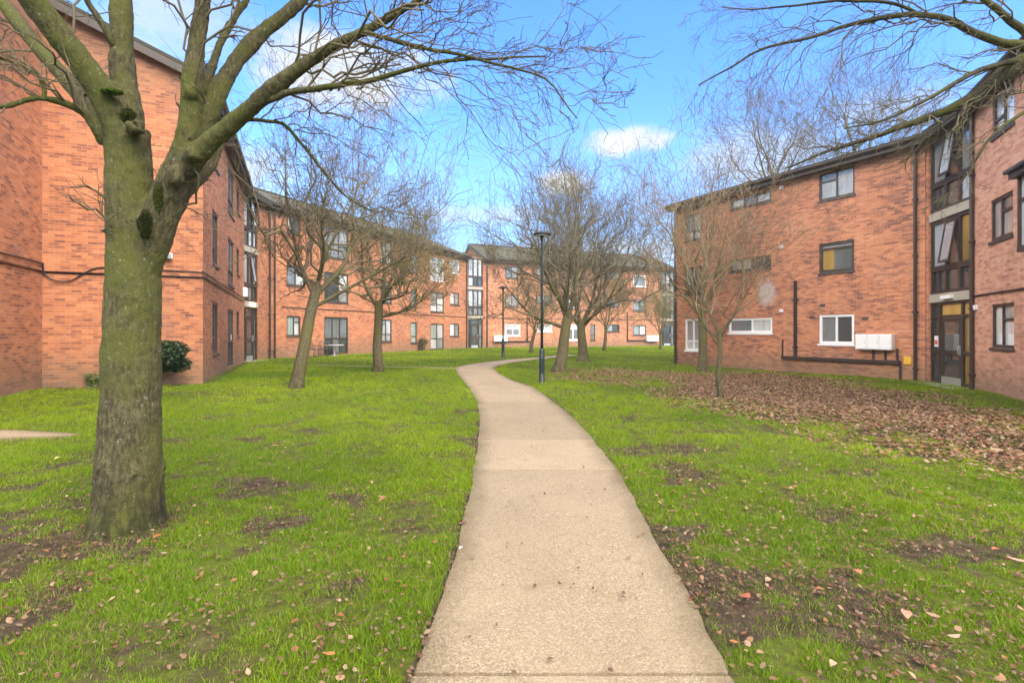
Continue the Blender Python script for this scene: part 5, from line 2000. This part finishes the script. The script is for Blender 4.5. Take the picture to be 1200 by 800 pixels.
def debris_pts(n):
    y = 1.5 + 13 * r.random(n) ** 1.2
    x = (r.random(n) * 2 - 1) * (1.03 * y + .5)
    bv = bare(x, y)
    wgt = (.20 + .6 * bv) * np.where(x > np.interp(y, Rr[:, 1], Rr[:, 0]), 1.0, .55) * ss(.3, .6, fbm(x + 3, y + 60, 1.6, 3))
    ok = (r.random(n) < wgt) & (np.abs(x) < 14)
    for wl in (WA, WR, WQ, Wg, WA2):
        ok &= ((x - wl.P0[0]) * wl.n[0] + (y - wl.P0[1]) * wl.n[1] > .1)
    return x[ok], y[ok]


LV, LQ, LC, nb = [], [], [], 0
for n, fn, size in ((95000, litter_pts(LITTER, 1.3), .062), (11000, litter_pts(LITTER2, 1.1), .066), (30000, sparse_pts, .034), (110000, debris_pts, .025)):
    V, Q, C = scatter_leaves(n, fn, size, r)
    LV.append(V)
    LQ.append(Q + nb)
    LC.append(C)
    nb += len(V)
# the larger bright leaves that catch the eye in the foreground
spots = [(873, 711, .15, (.32, .10, .05)), (1094, 735, .13, (.36, .21, .13)), (860, 766, .08, (.36, .13, .04)), (186, 637, .09, (.42, .13, .03)), (450, 593, .13, (.32, .15, .07)), (322, 528, .11, (.42, .17, .06)), (387, 788, .09, (.50, .16, .06)),
         (68, 544, .16, (.60, .48, .16)), (1168, 655, .13, (.42, .15, .07)), (1193, 669, .13, (.50, .30, .2)), (1005, 682, .08, (.45, .13, .07)), (1062, 732, .08, (.42, .2, .12)), (960, 705, .07, (.48, .16, .08)), (297, 750, .08, (.20, .13, .09)), (1118, 758, .09, (.40, .3, .2)),
         (540, 646, .06, (.6, .5, .42)), (780, 627, .05, (.6, .55, .48)), (560, 497, .10, (.06, .05, .04)), (804, 673, .05, (.5, .2, .1)), (690, 640, .03, (.4, .3, .2)), (630, 531, .05, (.3, .24, .18))]
P = []
cs, sz = [], []
for a, b_, s, c_ in spots:
    q = ground_pt(a, b_)
    zz = float(np.where(path_dist(q[0], q[1]) < 0, gz(q[0], q[1]) + .024, ground_h(q[0], q[1]) + .05))
    v, f, c2 = leaves_at(np.array([[q[0], q[1], zz]]), s * .72, np.array([c_]), r, 1.0, .3)
    LV.append(v)
    LQ.append(f + nb)
    LC.append(c2)
    nb += len(v)
lf = mesh_np('fallen_leaves', np.concatenate(LV), np.concatenate(LQ), M['leaf'], colors=np.concatenate(LC))
tag(lf, 'brown fallen leaves spread over the lawn, thickest on the right', 'fallen leaves', kind='stuff')

# ------------------------------------------------------------------ thin moist air over the green
hz = MB()
hz.box((0, 30, 5.8), 160, 120, 15.0)
hm = bpy.data.materials.new('moist_air')
hm.use_nodes = True
ht = NT(hm.node_tree)
ho = ht.node('ShaderNodeOutputMaterial')
hv = ht.node('ShaderNodeVolumePrincipled')
hv.inputs['Color'].default_value = (.93, .95, .97, 1)
hv.inputs['Density'].default_value = .0008
hv.inputs['Anisotropy'].default_value = .2
ht.t.links.new(hv.outputs[0], ho.inputs['Volume'])
ho_ = hz.build('haze', hm)
tag(ho_, 'thin pale haze over the green', 'haze', kind='stuff')
